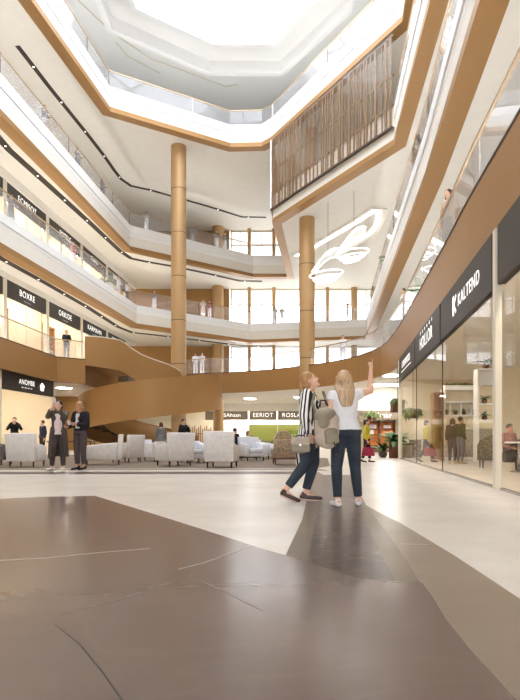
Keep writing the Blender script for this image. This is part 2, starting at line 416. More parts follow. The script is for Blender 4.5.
# ---- galleries: slab, fascia bands, balustrade
def ring(poly, z0, z1, name, m):
    out = [(XR, YN), (XR, YF), (XL, YF), (XL, 10)]
    return struct(MB().prism(list(poly) + out, z0, z1).build(name, m))
for n in (1, 2, 3, 4):
    E = EDGE[n]
    ring(offset(E, .06), ZB[n] + .02, ZT[n] - .05, 'ceiling_slab', CREAM)
    if n == 1:
        struct(MB().band(E, offset(E, .25), ZB[1], ZT[1]).build(trim_name(), BRONZE))
        struct(MB().band(inset(E, .012), offset(E, .2), ZT[1], ZT[1] + .05).build(trim_name(), BRONZE_DK))
    else:
        struct(MB().band(E, offset(E, .6), ZB[n], ZB[n] + .28).build(trim_name(), BRONZE))
        struct(MB().band(offset(E, .12), offset(E, .6), ZB[n] + .28, ZM[n] - .06).build(trim_name(), BRONZE))
        struct(MB().band(offset(E, .16), offset(E, .6), ZM[n] - .06, ZM[n]).build(trim_name(), BRONZE_DK))
        h = ZT[n] - ZM[n]
        for E in ((E,) if n != 3 else (E[:5], E[6:])):
          w = MB()
          w.band(offset(E, .10), offset(E, .6), ZM[n], ZM[n] + h * .22)
          w.band(offset(E, .05), offset(E, .6), ZM[n] + h * .22, ZM[n] + h * .45)
          w.band(offset(E, .0), offset(E, .6), ZM[n] + h * .45, ZT[n])
          struct(w.build(trim_name(), WHITE))
def arc_len(poly):
    out = [0]
    for a, b in zip(poly, poly[1:]): out.append(out[-1] + math.hypot(b[0] - a[0], b[1] - a[1]))
    return out
def along(poly, s):
    L = arc_len(poly)
    for i in range(len(poly) - 1):
        if s <= L[i + 1] or i == len(poly) - 2:
            t = (s - L[i]) / (L[i + 1] - L[i]); return (poly[i][0] + (poly[i + 1][0] - poly[i][0]) * t, poly[i][1] + (poly[i + 1][1] - poly[i][1]) * t)
def balustrade(n, poly, label, pane=3.2, group='glass balustrades of the galleries'):
    z0, z1 = ZT[n], RAIL[n]; line = offset(poly, .10)
    t = tag(empty('glass_balustrade', (line[0][0], line[0][1], z0)), label, 'railing', group)
    base = V(line[0][0], line[0][1], z0)
    for a, b in zip(line, line[1:]):
        a, b = V(*a), V(*b); l = (b - a).length; k = max(1, round(l / pane)) if l > pane * 1.3 else 1
        for i in range(k):
            p = a.lerp(b, i / k); q = a.lerp(b, (i + 1) / k); d = (q - p).normalized() * (.015 if k > 1 else 0)
            MB().bar(V(p.x + d.x, p.y + d.y, (z0 + z1) / 2) - base, V(q.x - d.x, q.y - d.y, (z0 + z1) / 2) - base, .02, z1 - z0 - .04).build('glass_panel', GLASS_RAIL, t)
            if k > 1 and i % 2 == 0 and n > 1:
                MB().bar(V(p.x, p.y, z0) - base, V(p.x, p.y, z1) - base, .05, .05, up=V(0, 1, 0)).build('post', STEEL, t)
    MB().band([(p[0] - base.x, p[1] - base.y) for p in inset(line, .03)], [(p[0] - base.x, p[1] - base.y) for p in offset(line, .03)], z1 - z0 - .03, z1 - z0 + .02).build('handrail', RAILTOP, t)
    MB().band([(p[0] - base.x, p[1] - base.y) for p in inset(line, .02)], [(p[0] - base.x, p[1] - base.y) for p in offset(line, .02)], 0, .04).build('base_channel', STEEL, t)
balustrade(1, L1[:4], 'milky glass balustrade on the lowest gallery at left, beside the spiral stair')
balustrade(1, L1[5:], 'long curved glass balustrade on the bronze edge of the lowest gallery, centre to right')
balustrade(2, L2, 'glass balustrade running right round the second gallery up')
balustrade(3, L3[:5], 'glass balustrade on the third gallery up at left, above the white band')
balustrade(3, L3[6:], 'glass balustrade on the third gallery up at right, beyond the slatted box')
balustrade(4, L4, 'glass balustrade round the topmost opening under the skylight')

# ---- dark light-slots let into the soffits
def slot(pts, z, w=.24):
    q = [P(x, y, z) for x, y in pts]; pl = [(p.x, p.y) for p in q]
    t = tag(empty('ceiling_light_slot', (pl[0][0], pl[0][1], z)), None, 'light')
    rel = [(p[0] - pl[0][0], p[1] - pl[0][1]) for p in pl]
    MB().band(inset(rel, w / 2), offset(rel, w / 2), -.012, .03).build('slot_channel', SLOT, t)
    L = arc_len(rel)[-1]; k = max(2, int(L / 3.0))
    for i in range(k):
        c = along(rel, L * (i + .5) / k)
        MB().lathe([(.045, -.02), (.05, -.01), (.05, 0)], (c[0], c[1], -.005), 12).build('spotlight', SPOT, t, True)
    return t
sl = slot([(17.5, 46), (50, 88), (88, 135), (105, 157), (114, 170), (121, 179), (131, 186), (150, 190), (173, 196.5), (205, 205.5), (242, 217), (266, 217.5)], ZB[4])
sl['label'] = 'thin dark light slot in the topmost cream soffit, bending at upper left'
sl = slot([(-10, 128), (9, 150), (47, 184), (90, 223), (120, 251), (131, 258.5), (145, 261.5), (171, 266), (205, 273), (240, 281), (262, 281.5)], ZB[3], .36)
sl['label'] = 'dark light slot in the soffit above the second gallery shops'
sl = slot([(-10, 251), (0, 258), (47, 284), (87, 307), (118, 327), (132, 332.5), (150, 334.5), (171, 337), (200, 340.5), (244, 346), (275, 346)], ZB[2], .34)
sl['label'] = 'dark light slot in the soffit above the lowest gallery shops'

# ---- light strips added in the gallery floors, out of view, to brighten the soffits
for n, poly, tx in ((1, L1[:5], 'left end of the lowest gallery'), (1, L1[5:], 'curve of the lowest gallery'), (2, L2, 'second gallery'), (3, L3[:5], 'third gallery at left'), (3, L3[6:], 'third gallery at right'), (4, L4, 'topmost gallery')):
    a = offset(poly, .28); b = offset(poly, .50); c = a[0]
    o = MB().band([(q[0] - c[0], q[1] - c[1]) for q in a], [(q[0] - c[0], q[1] - c[1]) for q in b], -.06, .0).build('added_light_strip', FILL_UPL, None, loc=(c[0], c[1], ZT[n] + .005))
    tag(o, 'added light strip in the floor behind the glass along the ' + tx, 'light')
# ---- roof with its skylight
HOLE = [(-7.3, 2), (-7.3, 33), (-3.0, 36), (.9, 36), (3.2, 32.0), (3.2, 2)]
struct(MB().prism([(XL, -9), (XR, -9), (XR, YF), (XL, YF)], 26.5, 27.0, [[(-7.36, 1.94), (-7.36, 33.06), (-3.03, 36.06), (.93, 36.06), (3.26, 32.03), (3.26, 1.94)]]).build('ceiling', WHITE_PANEL))
hc = HOLE + [HOLE[0]]
struct(MB().band(hc, inset(hc, -.3), 26.2, 27.3).build(trim_name(), WHITE))
H2 = [(-9.0, 2), (-9.0, 34), (-3.4, 38.0), (1.4, 38.0), (5.0, 32.6), (5.0, 2)]
struct(MB().band(H2, offset(H2, .35), 25.7, 26.5).build(trim_name(), WHITE))
t = tag(empty('skylight', (-2, 20, 27)), 'big glazed skylight with slim white bars over the atrium', 'skylight')
MB().prism([(x + 2, y - 20) for x, y in HOLE], .16, .20).build('glazing', GLASS_WIN, t)
fr = MB()
for y in range(-15, 15, 4): fr.bar(V(-5.2, y, .08), V(5.1, y, .08), .12, .16)
fr.bar(V(-.1, -18, .08), V(-.1, 14.4, .08), .12, .16)
fr.build('glazing_bars', WHITE, t)

# ---- outer walls
struct(MB().box((XL - .3, -9, 0), (XL, YF, 27)).build('wall_left', CREAM_WALL))
struct(MB().box((XR, -9, 0), (XR + .3, YF, 27)).build('wall_right', CREAM_WALL))
struct(MB().box((XL, 53.0, 0), (-2.9, 53.4, 4.12)).build('wall_back', CREAM_WALL))
# wall behind the viewer, with an unseen glazed opening added to light the women
struct(MB().box((XL - .3, -9.3, 0), (-6.5, -9, 27)).box((3.5, -9.3, 0), (XR + .3, -9, 27)).box((-6.5, -9.3, 7.6), (3.5, -9, 27)).build('wall_front', CREAM_WALL))
w = struct(empty(win_name(), (-1.5, -9.15, 0)))
MB().box((-5, -.02, .1), (5, .02, 7.5)).build('pane', GLASS_WIN, w)
f = MB()
for x in (-4.95, -2.5, 0, 2.5, 4.95): f.box((x - .05, -.06, 0), (x + .05, .06, 7.6))
f.box((-5, -.06, 2.6), (5, .06, 2.7)).box((-5, -.06, 0), (5, .06, .1)); f.build('window_frame', STEEL, w)
# far end: cream wall at left of the window bays, bays of tall panes at right, on each gallery
WX = [-2.75, -1.0, 1.3, 3.8, 6.3, 8.8, 11.3]
for n, top in ((1, ZB[2]), (2, ZB[3]), (3, ZB[4]), (4, 26.5)):
    z0 = ZT[n] - .05
    struct(MB().box((XL, 52.8, z0), (-2.9, 53.2, top + .02)).build('wall_back', BRONZE if n < 4 else WHITE_PANEL))
    struct(MB().box((11.4, 52.8, z0), (XR, 53.2, top + .02)).build('wall_back', CREAM_WALL))
    if n > 3:
        struct(MB().box((-2.9, 52.8, z0), (11.4, 53.2, top + .02)).build('wall_back', WHITE_PANEL)); continue
    for a, b in zip(WX, WX[1:]):
        w = struct(empty(win_name(), (0, 52.9, 0)))
        f = MB()
        f.box((a, -.08, z0), (a + .1, .08, top)).box((b - .1, -.08, z0), (b, .08, top)).box((a, -.08, top - .12), (b, .08, top)).box((a, -.08, z0), (b, .08, z0 + .1))
        f.box((a, -.05, z0 + 2.3), (b, .05, z0 + 2.38)); f.box(((a + b) / 2 - .03, -.05, z0), ((a + b) / 2 + .03, .05, top))
        f.build('window_frame', MULL if n > 1 else WHITE, w)
        MB().box((a + .1, -.01, z0 + .1), (b - .1, .01, top - .12)).build('pane', GLASS_WIN, w)
# ground level end wall pieces behind the lounge
struct(MB().box((-18.8, 43.0, 0), (-11.6, 43.3, 4.12)).build('wall_back', BRONZE))

# ---- columns
def column(c, r, z0, z1, seg=3.3, name='column'):
    o = struct(empty(name, (c[0], c[1], z0)))
    k = max(1, round((z1 - z0) / seg)); h = (z1 - z0) / k
    MB().lathe([(r, 0), (r, z1 - z0)], n=32).build('shaft', COLUMN, o, True)
    for i in range(1, k):
        MB().lathe([(r + .004, i * h - .02), (r + .004, i * h + .02)], n=32).build('joint_ring', BRONZE_DK, o, True)
    for c_ in o.children:
        try: c_.data.set_sharp_from_angle(angle=.8)
        except Exception: pass
c1 = PD(178.7, 300, 37.7); column((c1.x, c1.y), .505, 0, 20.52, 2.9)
c2 = PD(307, 300, 36.0); column((c2.x, c2.y), .50, 0, 15.02, 2.9)
for n, top in ((1, ZB[2]), (2, ZB[3]), (3, ZB[4])):
    column((-3.9, 51.9), .52, ZT[n] - .04, top, 9)
    for x in (-1.0, 1.3, 6.3): column((x, 52.3), .17, ZT[n] - .04, top, 9)
    column((8.8, 52.3), .3, ZT[n] - .04, top, 9)
gc = PD(218.5, 420, 45); column((gc.x, gc.y), .42, 0, 4.12, 5)

# ================================================================== SHOP FRONTS ON THE LEFT
def wl(D): return -13.5 + .098 * (D - 29.8)
U = Vector((.0975, .9952, 0)).normalized(); UN = Vector((U.y, -U.x, 0))
pill = [19.9, 24.7, 29.5, 34.2, 39.2, 44.0, 48.5]
texts = {1: ['MORAL', 'BOXRE', 'ORKIDE', 'KARMAHN', 'NORDEN'], 2: ['SOLINE', 'ECMISOT', 'EDTSLE', 'ENKO', 'LINDEN']}
def front(n, z0, top, sz0, sz1):
    for i, D in enumerate(pill):
        p = V(wl(D), D, 0)
        struct(MB().bar(p + V(0, 0, z0), p + V(0, 0, top), .30, .26, up=UN).build('pillar', MULL))
    for i in range(len(pill) - 1):
        a = V(wl(pill[i]), pill[i], 0) + U * .13; b = V(wl(pill[i + 1]), pill[i + 1], 0) - U * .13
        w = struct(empty(win_name(), (a.x, a.y, z0)))
        MB().bar(V(0, 0, (sz0 - z0) / 2), (b - a) + V(0, 0, (sz0 - z0) / 2), .03, sz0 - z0).build('pane', GLASS_SHOP, w)
        mid = (b - a) * .5
        MB().bar(mid, mid + V(0, 0, sz0 - z0), .05, .06, up=UN).build('window_frame', MULL, w)
        q = a + V(0, 0, (sz0 + sz1) / 2)
        s = MB().bar(V(0, 0, 0), b - a, .14, sz1 - sz0).build('shop_sign', DARKSIGN, None, loc=q)
        k = i - 1
        if 0 <= k < 5:
            tx = texts[n][k] if k else texts[n][0]
            tag(s, 'dark shop sign board lettered %s on the %s gallery, left side' % (tx, 'lowest' if n == 1 else 'second'), 'sign', 'shop signs along the left galleries')
            mid = (a + b) / 2; lo = lettering('lettering', tx, .50 if n == 1 else .46, V(0, 0, 0) + mid - a + UN * .075 + V(0, 0, .06), U, parent=None)
            lo.parent = s
            l2 = lettering('small_lettering', '- - - - -', .22, mid - a + UN * .075 + V(0, 0, -.28), U); l2.parent = s
        else:
            tag(s, 'plain dark shop sign board on the %s gallery %s' % ('lowest' if n == 1 else 'second', 'nearest the left frame edge' if k < 0 else 'furthest along the left wall'), 'sign', 'shop signs along the left galleries')
    struct(MB().bar(V(wl(15), 15, (sz1 + top) / 2), V(wl(51), 51, (sz1 + top) / 2), .3, top - sz1).build('wall_left', CREAM))
    # shop interiors, with ceiling panels added to light them
    a = V(wl(15), 15, 0) - UN * 3.2; b = V(wl(51), 51, 0) - UN * 3.2
    struct(MB().bar(a + V(0, 0, (z0 + top) / 2), b + V(0, 0, (z0 + top) / 2), .1, top - z0).build('wall_left', CREAM_WALL if n == 1 else WHITE_PANEL))
    for i in range(1, len(pill) - 1):
        p = V(wl(pill[i]), pill[i], 0)
        struct(MB().bar(p - UN * .3 + V(0, 0, (z0 + top) / 2), p - UN * 3.1 + V(0, 0, (z0 + top) / 2), .1, top - z0).build('wall_left', CREAM_WALL))
        c = V(wl((pill[i] + pill[i + 1]) / 2), (pill[i] + pill[i + 1]) / 2, top) - UN * 1.6
        l = MB().box((-.7, -1.6, -.06), (.7, 1.6, .0)).build('added_light_panel', FILL_LAMP, None, loc=c)
        tag(l, 'added light panel inside a left side shop of the %s gallery' % ('lowest' if n == 1 else 'second'), 'light', 'added shop lights, ' + ('lowest' if n == 1 else 'second') + ' gallery')
front(1, ZT[1] - .05, ZB[2] + .02, 8.42, 9.32)
front(2, ZT[2] - .05, ZB[3] + .02, 13.55, 14.5)
# wall behind the third gallery
struct(MB().bar(V(wl(15) - 1, 15, 18.7), V(wl(52) - 1, 52, 18.7), .2, 3.8).build('wall_left', CREAM_WALL))
struct(MB().bar(V(wl(15) - 1, 15, 24.2), V(wl(52) - 1, 52, 24.2), .2, 4.6).build('wall_left', WHITE_PANEL))

# ---- ground floor shop at left
def wg(D): return -12.25 + .095 * (D - 27)
g0, g1, g2 = 20.0, 26.3, 31.8
for D in (26.2,):
    p = V(wg(D), D, 0); struct(MB().bar(p, p + V(0, 0, 4.1), .34, .3, up=UN).build('pillar', MULL))
for (a_, b_, tx) in ((g0, 26.05, None), (26.4, g2, 'ANOMBE')):
    a = V(wg(a_), a_, 0); b = V(wg(b_), b_, 0)
    q = a + V(0, 0, 3.66)
    s = MB().bar(V(0, 0, 0), b - a, .14, .88).build('shop_sign', DARKSIGN, None, loc=q)
    if tx:
        tag(s, 'dark sign board lettered ANOMBE with a white blossom emblem, ground floor left', 'sign')
        mid = (b - a) * .5
        lo = lettering('lettering', tx, .36, mid + UN * .08 - U * .25 + V(0, 0, .06), U); lo.parent = s
        l2 = lettering('small_lettering', '~ ~ ~ ~', .3, mid + UN * .08 - U * .25 + V(0, 0, -.2), U); l2.parent = s
        em = MB()
        for k in range(5):
            r_ = 2 * PI * k / 5 + .3; c = mid + U * 1.35 + UN * .085 + U * (.14 * math.cos(r_)) + V(0, 0, .14 * math.sin(r_) - .02)
            em.ball(c, (.05, .1, .1), nu=8, nv=6)
        em.build('emblem', LETTER, s, True)
    else: tag(s, 'blank dark sign board at the left frame edge, ground floor', 'sign')
    w = struct(empty(win_name(), (a.x, a.y, 0)))
    MB().bar(V(0, 0, 1.6), (b - a) + V(0, 0, 1.6), .03, 3.2).build('pane', GLASS_SHOP, w)
e = V(wg(31.9), 31.9, 0)
struct(MB().box((-16.5, 31.8, 0), (e.x, 32.1, 4.1)).build('wall_left', CREAM_WALL))
struct(MB().bar(V(wg(18) - 3.6, 18, 2.05), V(wg(32) - 3.6, 32, 2.05), .1, 4.1).build('wall_left', CREAM_WALL))
d = struct(empty('door_1', (wg(28) - 3.5, 28, 0)))
MB().box((0, -.9, 0), (.08, -.82, 2.5)).box((0, .82, 0), (.08, .9, 2.5)).box((0, -.9, 2.5), (.08, .9, 2.6)).build('door_frame', WOOD, d)
MB().box((0, -.82, 0), (.04, .82, 2.5)).build('door_leaf', WOOD, d)
for y in (22, 25.5, 29):  # glowing panels put in to light this shop's interior
    l = MB().box((-.7, -.9, -.06), (.7, .9, 0)).build('added_light_panel', FILL_LAMP, None, loc=(wg(y) - 1.8, y, 4.1))
    tag(l, 'added light panel inside the ground floor shop at left', 'light', 'added lights of the left ground floor shop')

# ================================================================== SHOP FRONT ON THE RIGHT
def wr(D): return 3.79 + .142 * (D - 8.95)
R_ = Vector((.142, 1, 0)).normalized(); RN = Vector((-R_.y, R_.x, 0))
SZ0, SZ1 = 3.2, 4.12
rp = [23.3, 18.3, 13.67, 9.02, 4.2]
p = V(wr(23.3), 23.3, 0); struct(MB().bar(p, p + V(0, 0, 4.1), .26, .14, up=RN).build('pillar', MULL))
p = V(wr(8.83), 8.83, 0) + RN * .03; struct(MB().bar(p, p + V(0, 0, 4.1), .16, .10, up=RN).build('pillar', MULL))
rt = ['LORENWOOD', 'HOLLOR', 'KALTEND', None]
for i in range(4):
    a = V(wr(rp[i]), rp[i], 0) - R_ * (.05); b = V(wr(rp[i + 1]), rp[i + 1], 0) + R_ * (.02 if i < 2 else -.0)
    if i == 3: a = V(wr(8.7), 8.7, 0)
    w = struct(empty(win_name(), (a.x, a.y, 0)))
    MB().bar(V(0, 0, SZ0 / 2 + .01), (b - a) + V(0, 0, SZ0 / 2 + .01), .02, SZ0 - .02).build('pane', GLASS_SHOP, w)
    if i < 3: MB().bar((b - a) * .998 + V(0, 0, 0), (b - a) * .998 + V(0, 0, SZ0), .03, .022, up=RN).build('glass_joint', BRONZE_DK, w)
    MB().bar(V(0, 0, .02), (b - a) + V(0, 0, .02), .05, .04).build('floor_channel', STEEL, w)
    s = MB().bar(V(0, 0, 0), (b - a) * .992, .12, SZ1 - SZ0).build('shop_sign', DARKSIGN, None, loc=a + V(0, 0, (SZ0 + SZ1) / 2))
    if rt[i]:
        tag(s, {0: 'dark sign board with underlined LORENWOOD lettering, furthest of the right hand shop signs', 1: 'dark sign board with dotted HOLLOR lettering on the right hand shop front', 2: 'dark sign board lettered KALTEND with a square white logo on the right'}[i], 'sign', 'signs of the right hand shop front')
        L = (b - a).length; mid = (b - a) * (.5 if i < 2 else .50) + RN * .066
        sz = (.36, .50, .36)[i]
        tt = lettering('lettering', rt[i], sz, mid + V(0, 0, 0 if i else .05) - R_ * (.62 if i == 2 else 0), -R_, squash=(1, 1.1, 1.05)[i]); tt.parent = s
        if i == 0: MB().bar(mid + R_ * 1.5 + V(0, 0, -.2), mid - R_ * 1.5 + V(0, 0, -.2), .004, .03).build('underline', LETTER, s)
        if i == 1:
            for k in range(6): MB().bar(mid + R_ * (1.05 - .42 * k) + V(0, 0, .34), mid + R_ * (.97 - .42 * k) + V(0, 0, .34), .004, .09).build('lettering_dot', LETTER, s)
        if i == 2:
            lg = MB(); c = mid + R_ * .62
            lg.bar(c + R_ * .2, c + R_ * .06, .004, .42)
            lg.bar(c + R_ * .05 + V(0, 0, .02), c - R_ * .14 + V(0, 0, .18), .004, .07).bar(c + R_ * .05 - V(0, 0, .02), c - R_ * .14 - V(0, 0, .18), .004, .07)
            lg.build('logo', LETTER, s)
    else: tag(s, 'blank dark sign board at the right frame edge', 'sign', 'signs of the right hand shop front')
struct(MB().box((7.9, 31.0, 0), (XR, 31.2, 4.12)).build('wall_right', CREAM_WALL))
struct(MB().box((11.5, 3, 0), (11.7, 31, 4.12)).build('wall_right', CREAM_WALL))
for i, D in enumerate((6.8, 11, 15.5, 20.5)):  # strips added out of view behind the signs to brighten the shop
    c = V(wr(D) + .28, D, 4.08)
    l = MB().bar(V(0, 0, 0) - R_ * 1.6, R_ * 1.6, .14, .06).build('added_strip_lamp', FILL_STRIP, None, loc=c)
    tag(l, 'added strip lamp behind the right hand shop signs, ' + ('nearest the camera', 'behind the KALTEND board', 'behind the HOLLOR board', 'furthest back')[i], 'light', 'added strip lamps of the right hand shop')
# faint lines of the storey above on the white ceiling
for pts in ([(78, 0), (113, 33), (150, 58), (225, 86), (238, 84)], [(116, 42), (128, 56), (160, 73)]):
    q = [P(x, y, 26.5) for x, y in pts]; q = [(a.x, a.y) for a in q]
    struct(MB().band(offset(q, .035), inset(q, .035), 26.46, 26.5).build(trim_name(), MULL))

SC = PD(152, 440, 36.0); scx, scy = SC.x, SC.y
RO, RI = 4.5, 2.9
stair = tag(empty('spiral_stair', (scx, scy, 0)), 'bronze clad spiral stair sweeping down from the lowest gallery behind the lounge', 'stair')
def hel(phi, r): t = math.radians(phi); return (r * math.cos(t), -r * math.sin(t))
def tz(phi):
    return 3.9 - .00972 * phi if phi < 180 else max(0.0, 2.15 - 2.15 * (phi - 180) / 125)
ph = list(range(-20, 306, 5))
a = [hel(p, RO) for p in ph]; b = [hel(p, RO - .14) for p in ph]
MB().band(a, b, [max(0.0, tz(p) - 1.08) for p in ph], [tz(p) + 1.1 for p in ph]).build('outer_parapet', BRONZE, stair, True)
stair.children[-1].data.set_sharp_from_angle(angle=.6)
ph2 = list(range(20, 306, 5))
MB().band([hel(p, RI) for p in ph2], [hel(p, RI + .1) for p in ph2], [max(0.0, tz(p) - .5) for p in ph2], [tz(p) + 1.0 for p in ph2]).build('inner_parapet', BRONZE, stair, True)
stair.children[-1].data.set_sharp_from_angle(angle=.6)
st = MB(); N = 44
for i in range(N):
    p0 = -165 + i * 470 / N; p1 = p0 + 470 / N + .5; z = tz(p0)
    if p0 < -139: continue
    if z <= .02: break
    r0, r1 = RI + .1, RO - .14
    q = [hel(p0, r0), hel(p0, r1), hel((p0 + p1) / 2, r1), hel(p1, r1), hel(p1, r0), hel((p0 + p1) / 2, r0)]
    st.prism(q, max(0, z - .34), z)
st.build('treads', mat('stair_tread', srgb(112, 96, 84), .6), stair)
# inner parapet of the upper flight, starting at the landing
up = [(84.8, 336.2, 365, 33.0), (102, 337.5, 367.5, 33.4), (120, 340.6, 371, 34.0), (126, 344.5, 373.8, 34.4), (132, 349, 377.5, 34.7), (141.5, 355, 383, 35.0), (150, 358.5, 387, 35.2), (160, 362, 390, 35.5), (169, 365, 391, 35.9), (176, 368.6, 391, 36.3), (180.5, 372, 391, 36.8), (182, 375.5, 391, 37.3), (180.5, 377.5, 391, 37.9)]
pts = [PD(x, y, D) for x, y, _, D in up]; bot = [PD(x, y, D).z for x, _, y, D in up]
pl = [(p.x - scx, p.y - scy) for p in pts]
MB().band(pl, offset(pl, .14), bot, [p.z for p in pts]).build('upper_parapet', BRONZE, stair, True)
stair.children[-1].data.set_sharp_from_angle(angle=.6)
MB().band(inset(pl, .02), offset(pl, .16), [p.z for p in pts], [p.z + .06 for p in pts]).build('parapet_cap', MULL, stair)
# landing slab behind that parapet
lq = [(pts[0].x - scx, pts[0].y - scy + .15), (pts[3].x - scx, pts[3].y - scy + .2), hel(-150, RI + .1), hel(-165, RI + .1), hel(-165, RO), (-10.3 - scx, 3.6)]
MB().prism([(-10.28 - scx, 33.1 - scy), (pts[3].x - scx, pts[3].y - scy + .2), (pts[5].x - scx, 36.0 - scy), hel(-138, RO - .2), (-10.28 - scx, 38.8 - scy)], 5.15, 5.5).build('landing', BRONZE, stair)

# ================================================================== SLATTED BOX OVER THE THIRD GALLERY
K0, K1, K2 = V(.8, 36.7, 0), V(6.45, 27.0, 0), V(2.35, 48.6, 0)
box = tag(empty('slatted_box', (K0.x, K0.y, 15.8)), 'bronze slatted screen box hanging over the atrium, glazed at its corner', 'screen')
def scr(A, B, ins): 
    d = (B - A).normalized(); n = V(-d.y, d.x, 0)
    return A - K0 + n * ins, B - K0 + n * ins, d
A, B, d = scr(K0, K1, .0)                        # n points away from the camera side
LN = (B - A).length
zt = 4.55
sm = MB(); rnd = random.Random(3); s_ = .12
SLATM = mat('bronze_slat', (.30, .17, .075), .5, .0)
while s_ < LN - .1:
    w_ = rnd.choice((.05, .06, .09, .16)); c = A + d * s_
    sm.bar(c + V(0, 0, .02), c + V(0, 0, zt - rnd.choice((0, 0, .0))), w_, .05, up=V(-d.y, d.x, 0))
    s_ += w_ + rnd.choice((.10, .16, .22, .30))
sm.build('slats', SLATM, box)
for z in (.06, 1.15, 2.6, zt - .05):
    MB().bar(A + V(0, 0, z), B + V(0, 0, z), .07, .06).build('cross_rail', SLATM, box)
o1, o2, _ = scr(K0, K1, -.10)
MB().bar(o1 + V(0, 0, 2.3), o2 + V(0, 0, 2.3), .03, 4.6).build('glass_skin', GLASS_CASE, box)
MB().bar(o1 + V(0, 0, 0.04), o2 + V(0, 0, 0.04), .12, .10).build('bottom_channel', BRONZE_DK, box)
q1, q2, d2 = scr(K2, K0, -.1)
MB().bar(q1 + V(0, 0, 2.3), q2 + V(0, 0, 2.3), .03, 4.6).build('glass_skin', GLASS_CASE, box)
MB().bar(o1 + V(0, 0, 0), o1 + V(0, 0, 4.6), .07, .07, up=V(0, 1, 0)).build('corner_post', STEEL, box)
sm = MB(); L2_ = (q2 - q1).length; s_ = .2
q1b, q2b, _ = scr(K2, K0, .0)
while s_ < L2_ - .2:
    c = q1b + d2 * s_; sm.bar(c + V(0, 0, .02), c + V(0, 0, zt), .06, .05, up=V(-d2.y, d2.x, 0)); s_ += .32
sm.build('side_slats', SLATM, box)
# what can be seen through it: the gallery behind, with a column and dark benches
bw = V(*(K0 + (K1 - K0) * .5)) 
nrm = V(-d.y, d.x, 0)
struct(MB().bar(K0 + nrm * 4.2 + d * 1.5 + V(0, 0, 18.6), K1 + nrm * 4.2 - d * 1.0 + V(0, 0, 18.6), .12, 3.7).build('wall_back', CREAM_WALL))
cc = K0 + d * 2.2 + nrm * 1.6; column((cc.x, cc.y), .38, 16.8, 20.52, 9)
for i, f_ in enumerate((4.2, 7.0)):
    c = K0 + d * f_ + nrm * 1.5
    bn = empty('bench', (c.x, c.y, 16.82), math.atan2(d.y, d.x))
    tag(bn, ('dark sofa bench behind the bronze slats, beside the inner column', 'dark sofa bench behind the bronze slats, toward the upper right end')[i], 'bench', 'benches behind the slats')
    MB().box((-1.1, -.35, .18), (1.1, .35, .5)).build('seat', FABRIC_DK, bn, bevel=.05)
    MB().box((-1.1, .25, .4), (1.1, .42, 1.1)).build('backrest', FABRIC_DK, bn, bevel=.05)
    for x in (-.95, .95): MB().box((x - .04, -.3, 0), (x + .04, .3, .2)).build('leg', BLACKLEG, bn)

# ================================================================== COVE LIGHT AND TWO PENDANTS UNDER THE THIRD GALLERY SOFFIT
cv = [P(x, y, 15.0) for x, y in ((296, 256), (316, 246), (340, 232), (360, 220), (374, 210.5), (378.5, 211), (379, 218), (375.5, 227), (368, 235), (352, 243), (335, 256))]
pl = [(p.x, p.y) for p in cv]
t = tag(empty('cove_light', (pl[0][0], pl[0][1], 15)), 'glowing white curved cove light strip in the cream soffit', 'light')
rel = [(p[0] - pl[0][0], p[1] - pl[0][1]) for p in pl]
MB().band(inset(rel, .15), offset(rel, .15), -.03, .04).build('light_strip', LAMPW, t)
MB().band(inset(rel, .52), inset(rel, .34), -.10, .04).build('cove_rim', CREAM, t)
def pendant(px, py, s, label):
    c = PD(px, py, 33.5 if px < 340 else 32.0)
    t = tag(empty('pendant_lamp', (c.x, c.y, c.z)), label, 'lamp', 'curled pendant lamps under the soffit')
    # a leaf shaped shell curled over itself, with lit rims
    n = 16; m_ = 8; vs = []; fs = []
    for th in (0, .03):
        for i in range(n + 1):
            u = i / n; ang = -.3 + 2.2 * u
            for j in range(m_ + 1):
                v = j / m_ - .5
                x = (-.9 + 1.6 * u + .3 * v) * s; y = v * 1.8 * s; z = (.9 * math.sin(ang) - .35 + .5 * v * (1 - u)) * s + th
                vs.append((x, y, z))
    k = (n + 1) * (m_ + 1)
    for i in range(n):
        for j in range(m_):
            a0 = i * (m_ + 1) + j; q = (a0, a0 + m_ + 1, a0 + m_ + 2, a0 + 1)
            fs.append(q); fs.append(tuple(k + w for w in reversed(q)))
    MB().add(vs, fs).build('shade', WHITE_PANEL, t, True)
    r = MB()
    for zz, rr in ((-.95, .62), (-.72, .8), (-1.15, .42)):
        ringp = [(rr * s * math.cos(w) * 1.25 - .1 * s, rr * s * math.sin(w), zz * s + .12 * s * math.cos(w)) for w in [2 * PI * i / 28 for i in range(29)]]
        r.tube(ringp, .035 * s, 6)
    r.build('glowing_rings', LAMPW, t, True)
    rm = MB()
    for j in (0, m_): MB().tube([vs[i * (m_ + 1) + j] for i in range(n + 1)], .04 * s, 6).build('glowing_rim', LAMPW, t, True)
    MB().tube([(0, 0, .4 * s), (0, 0, 15.02 - c.z)], .015, 6).build('cable', STEEL, t)
pendant(328, 262, 1.0, 'curled white pendant lamp hanging beside the right bronze column')
pendant(354, 241, .95, 'curled white pendant lamp hanging further from the column, under the cove light')

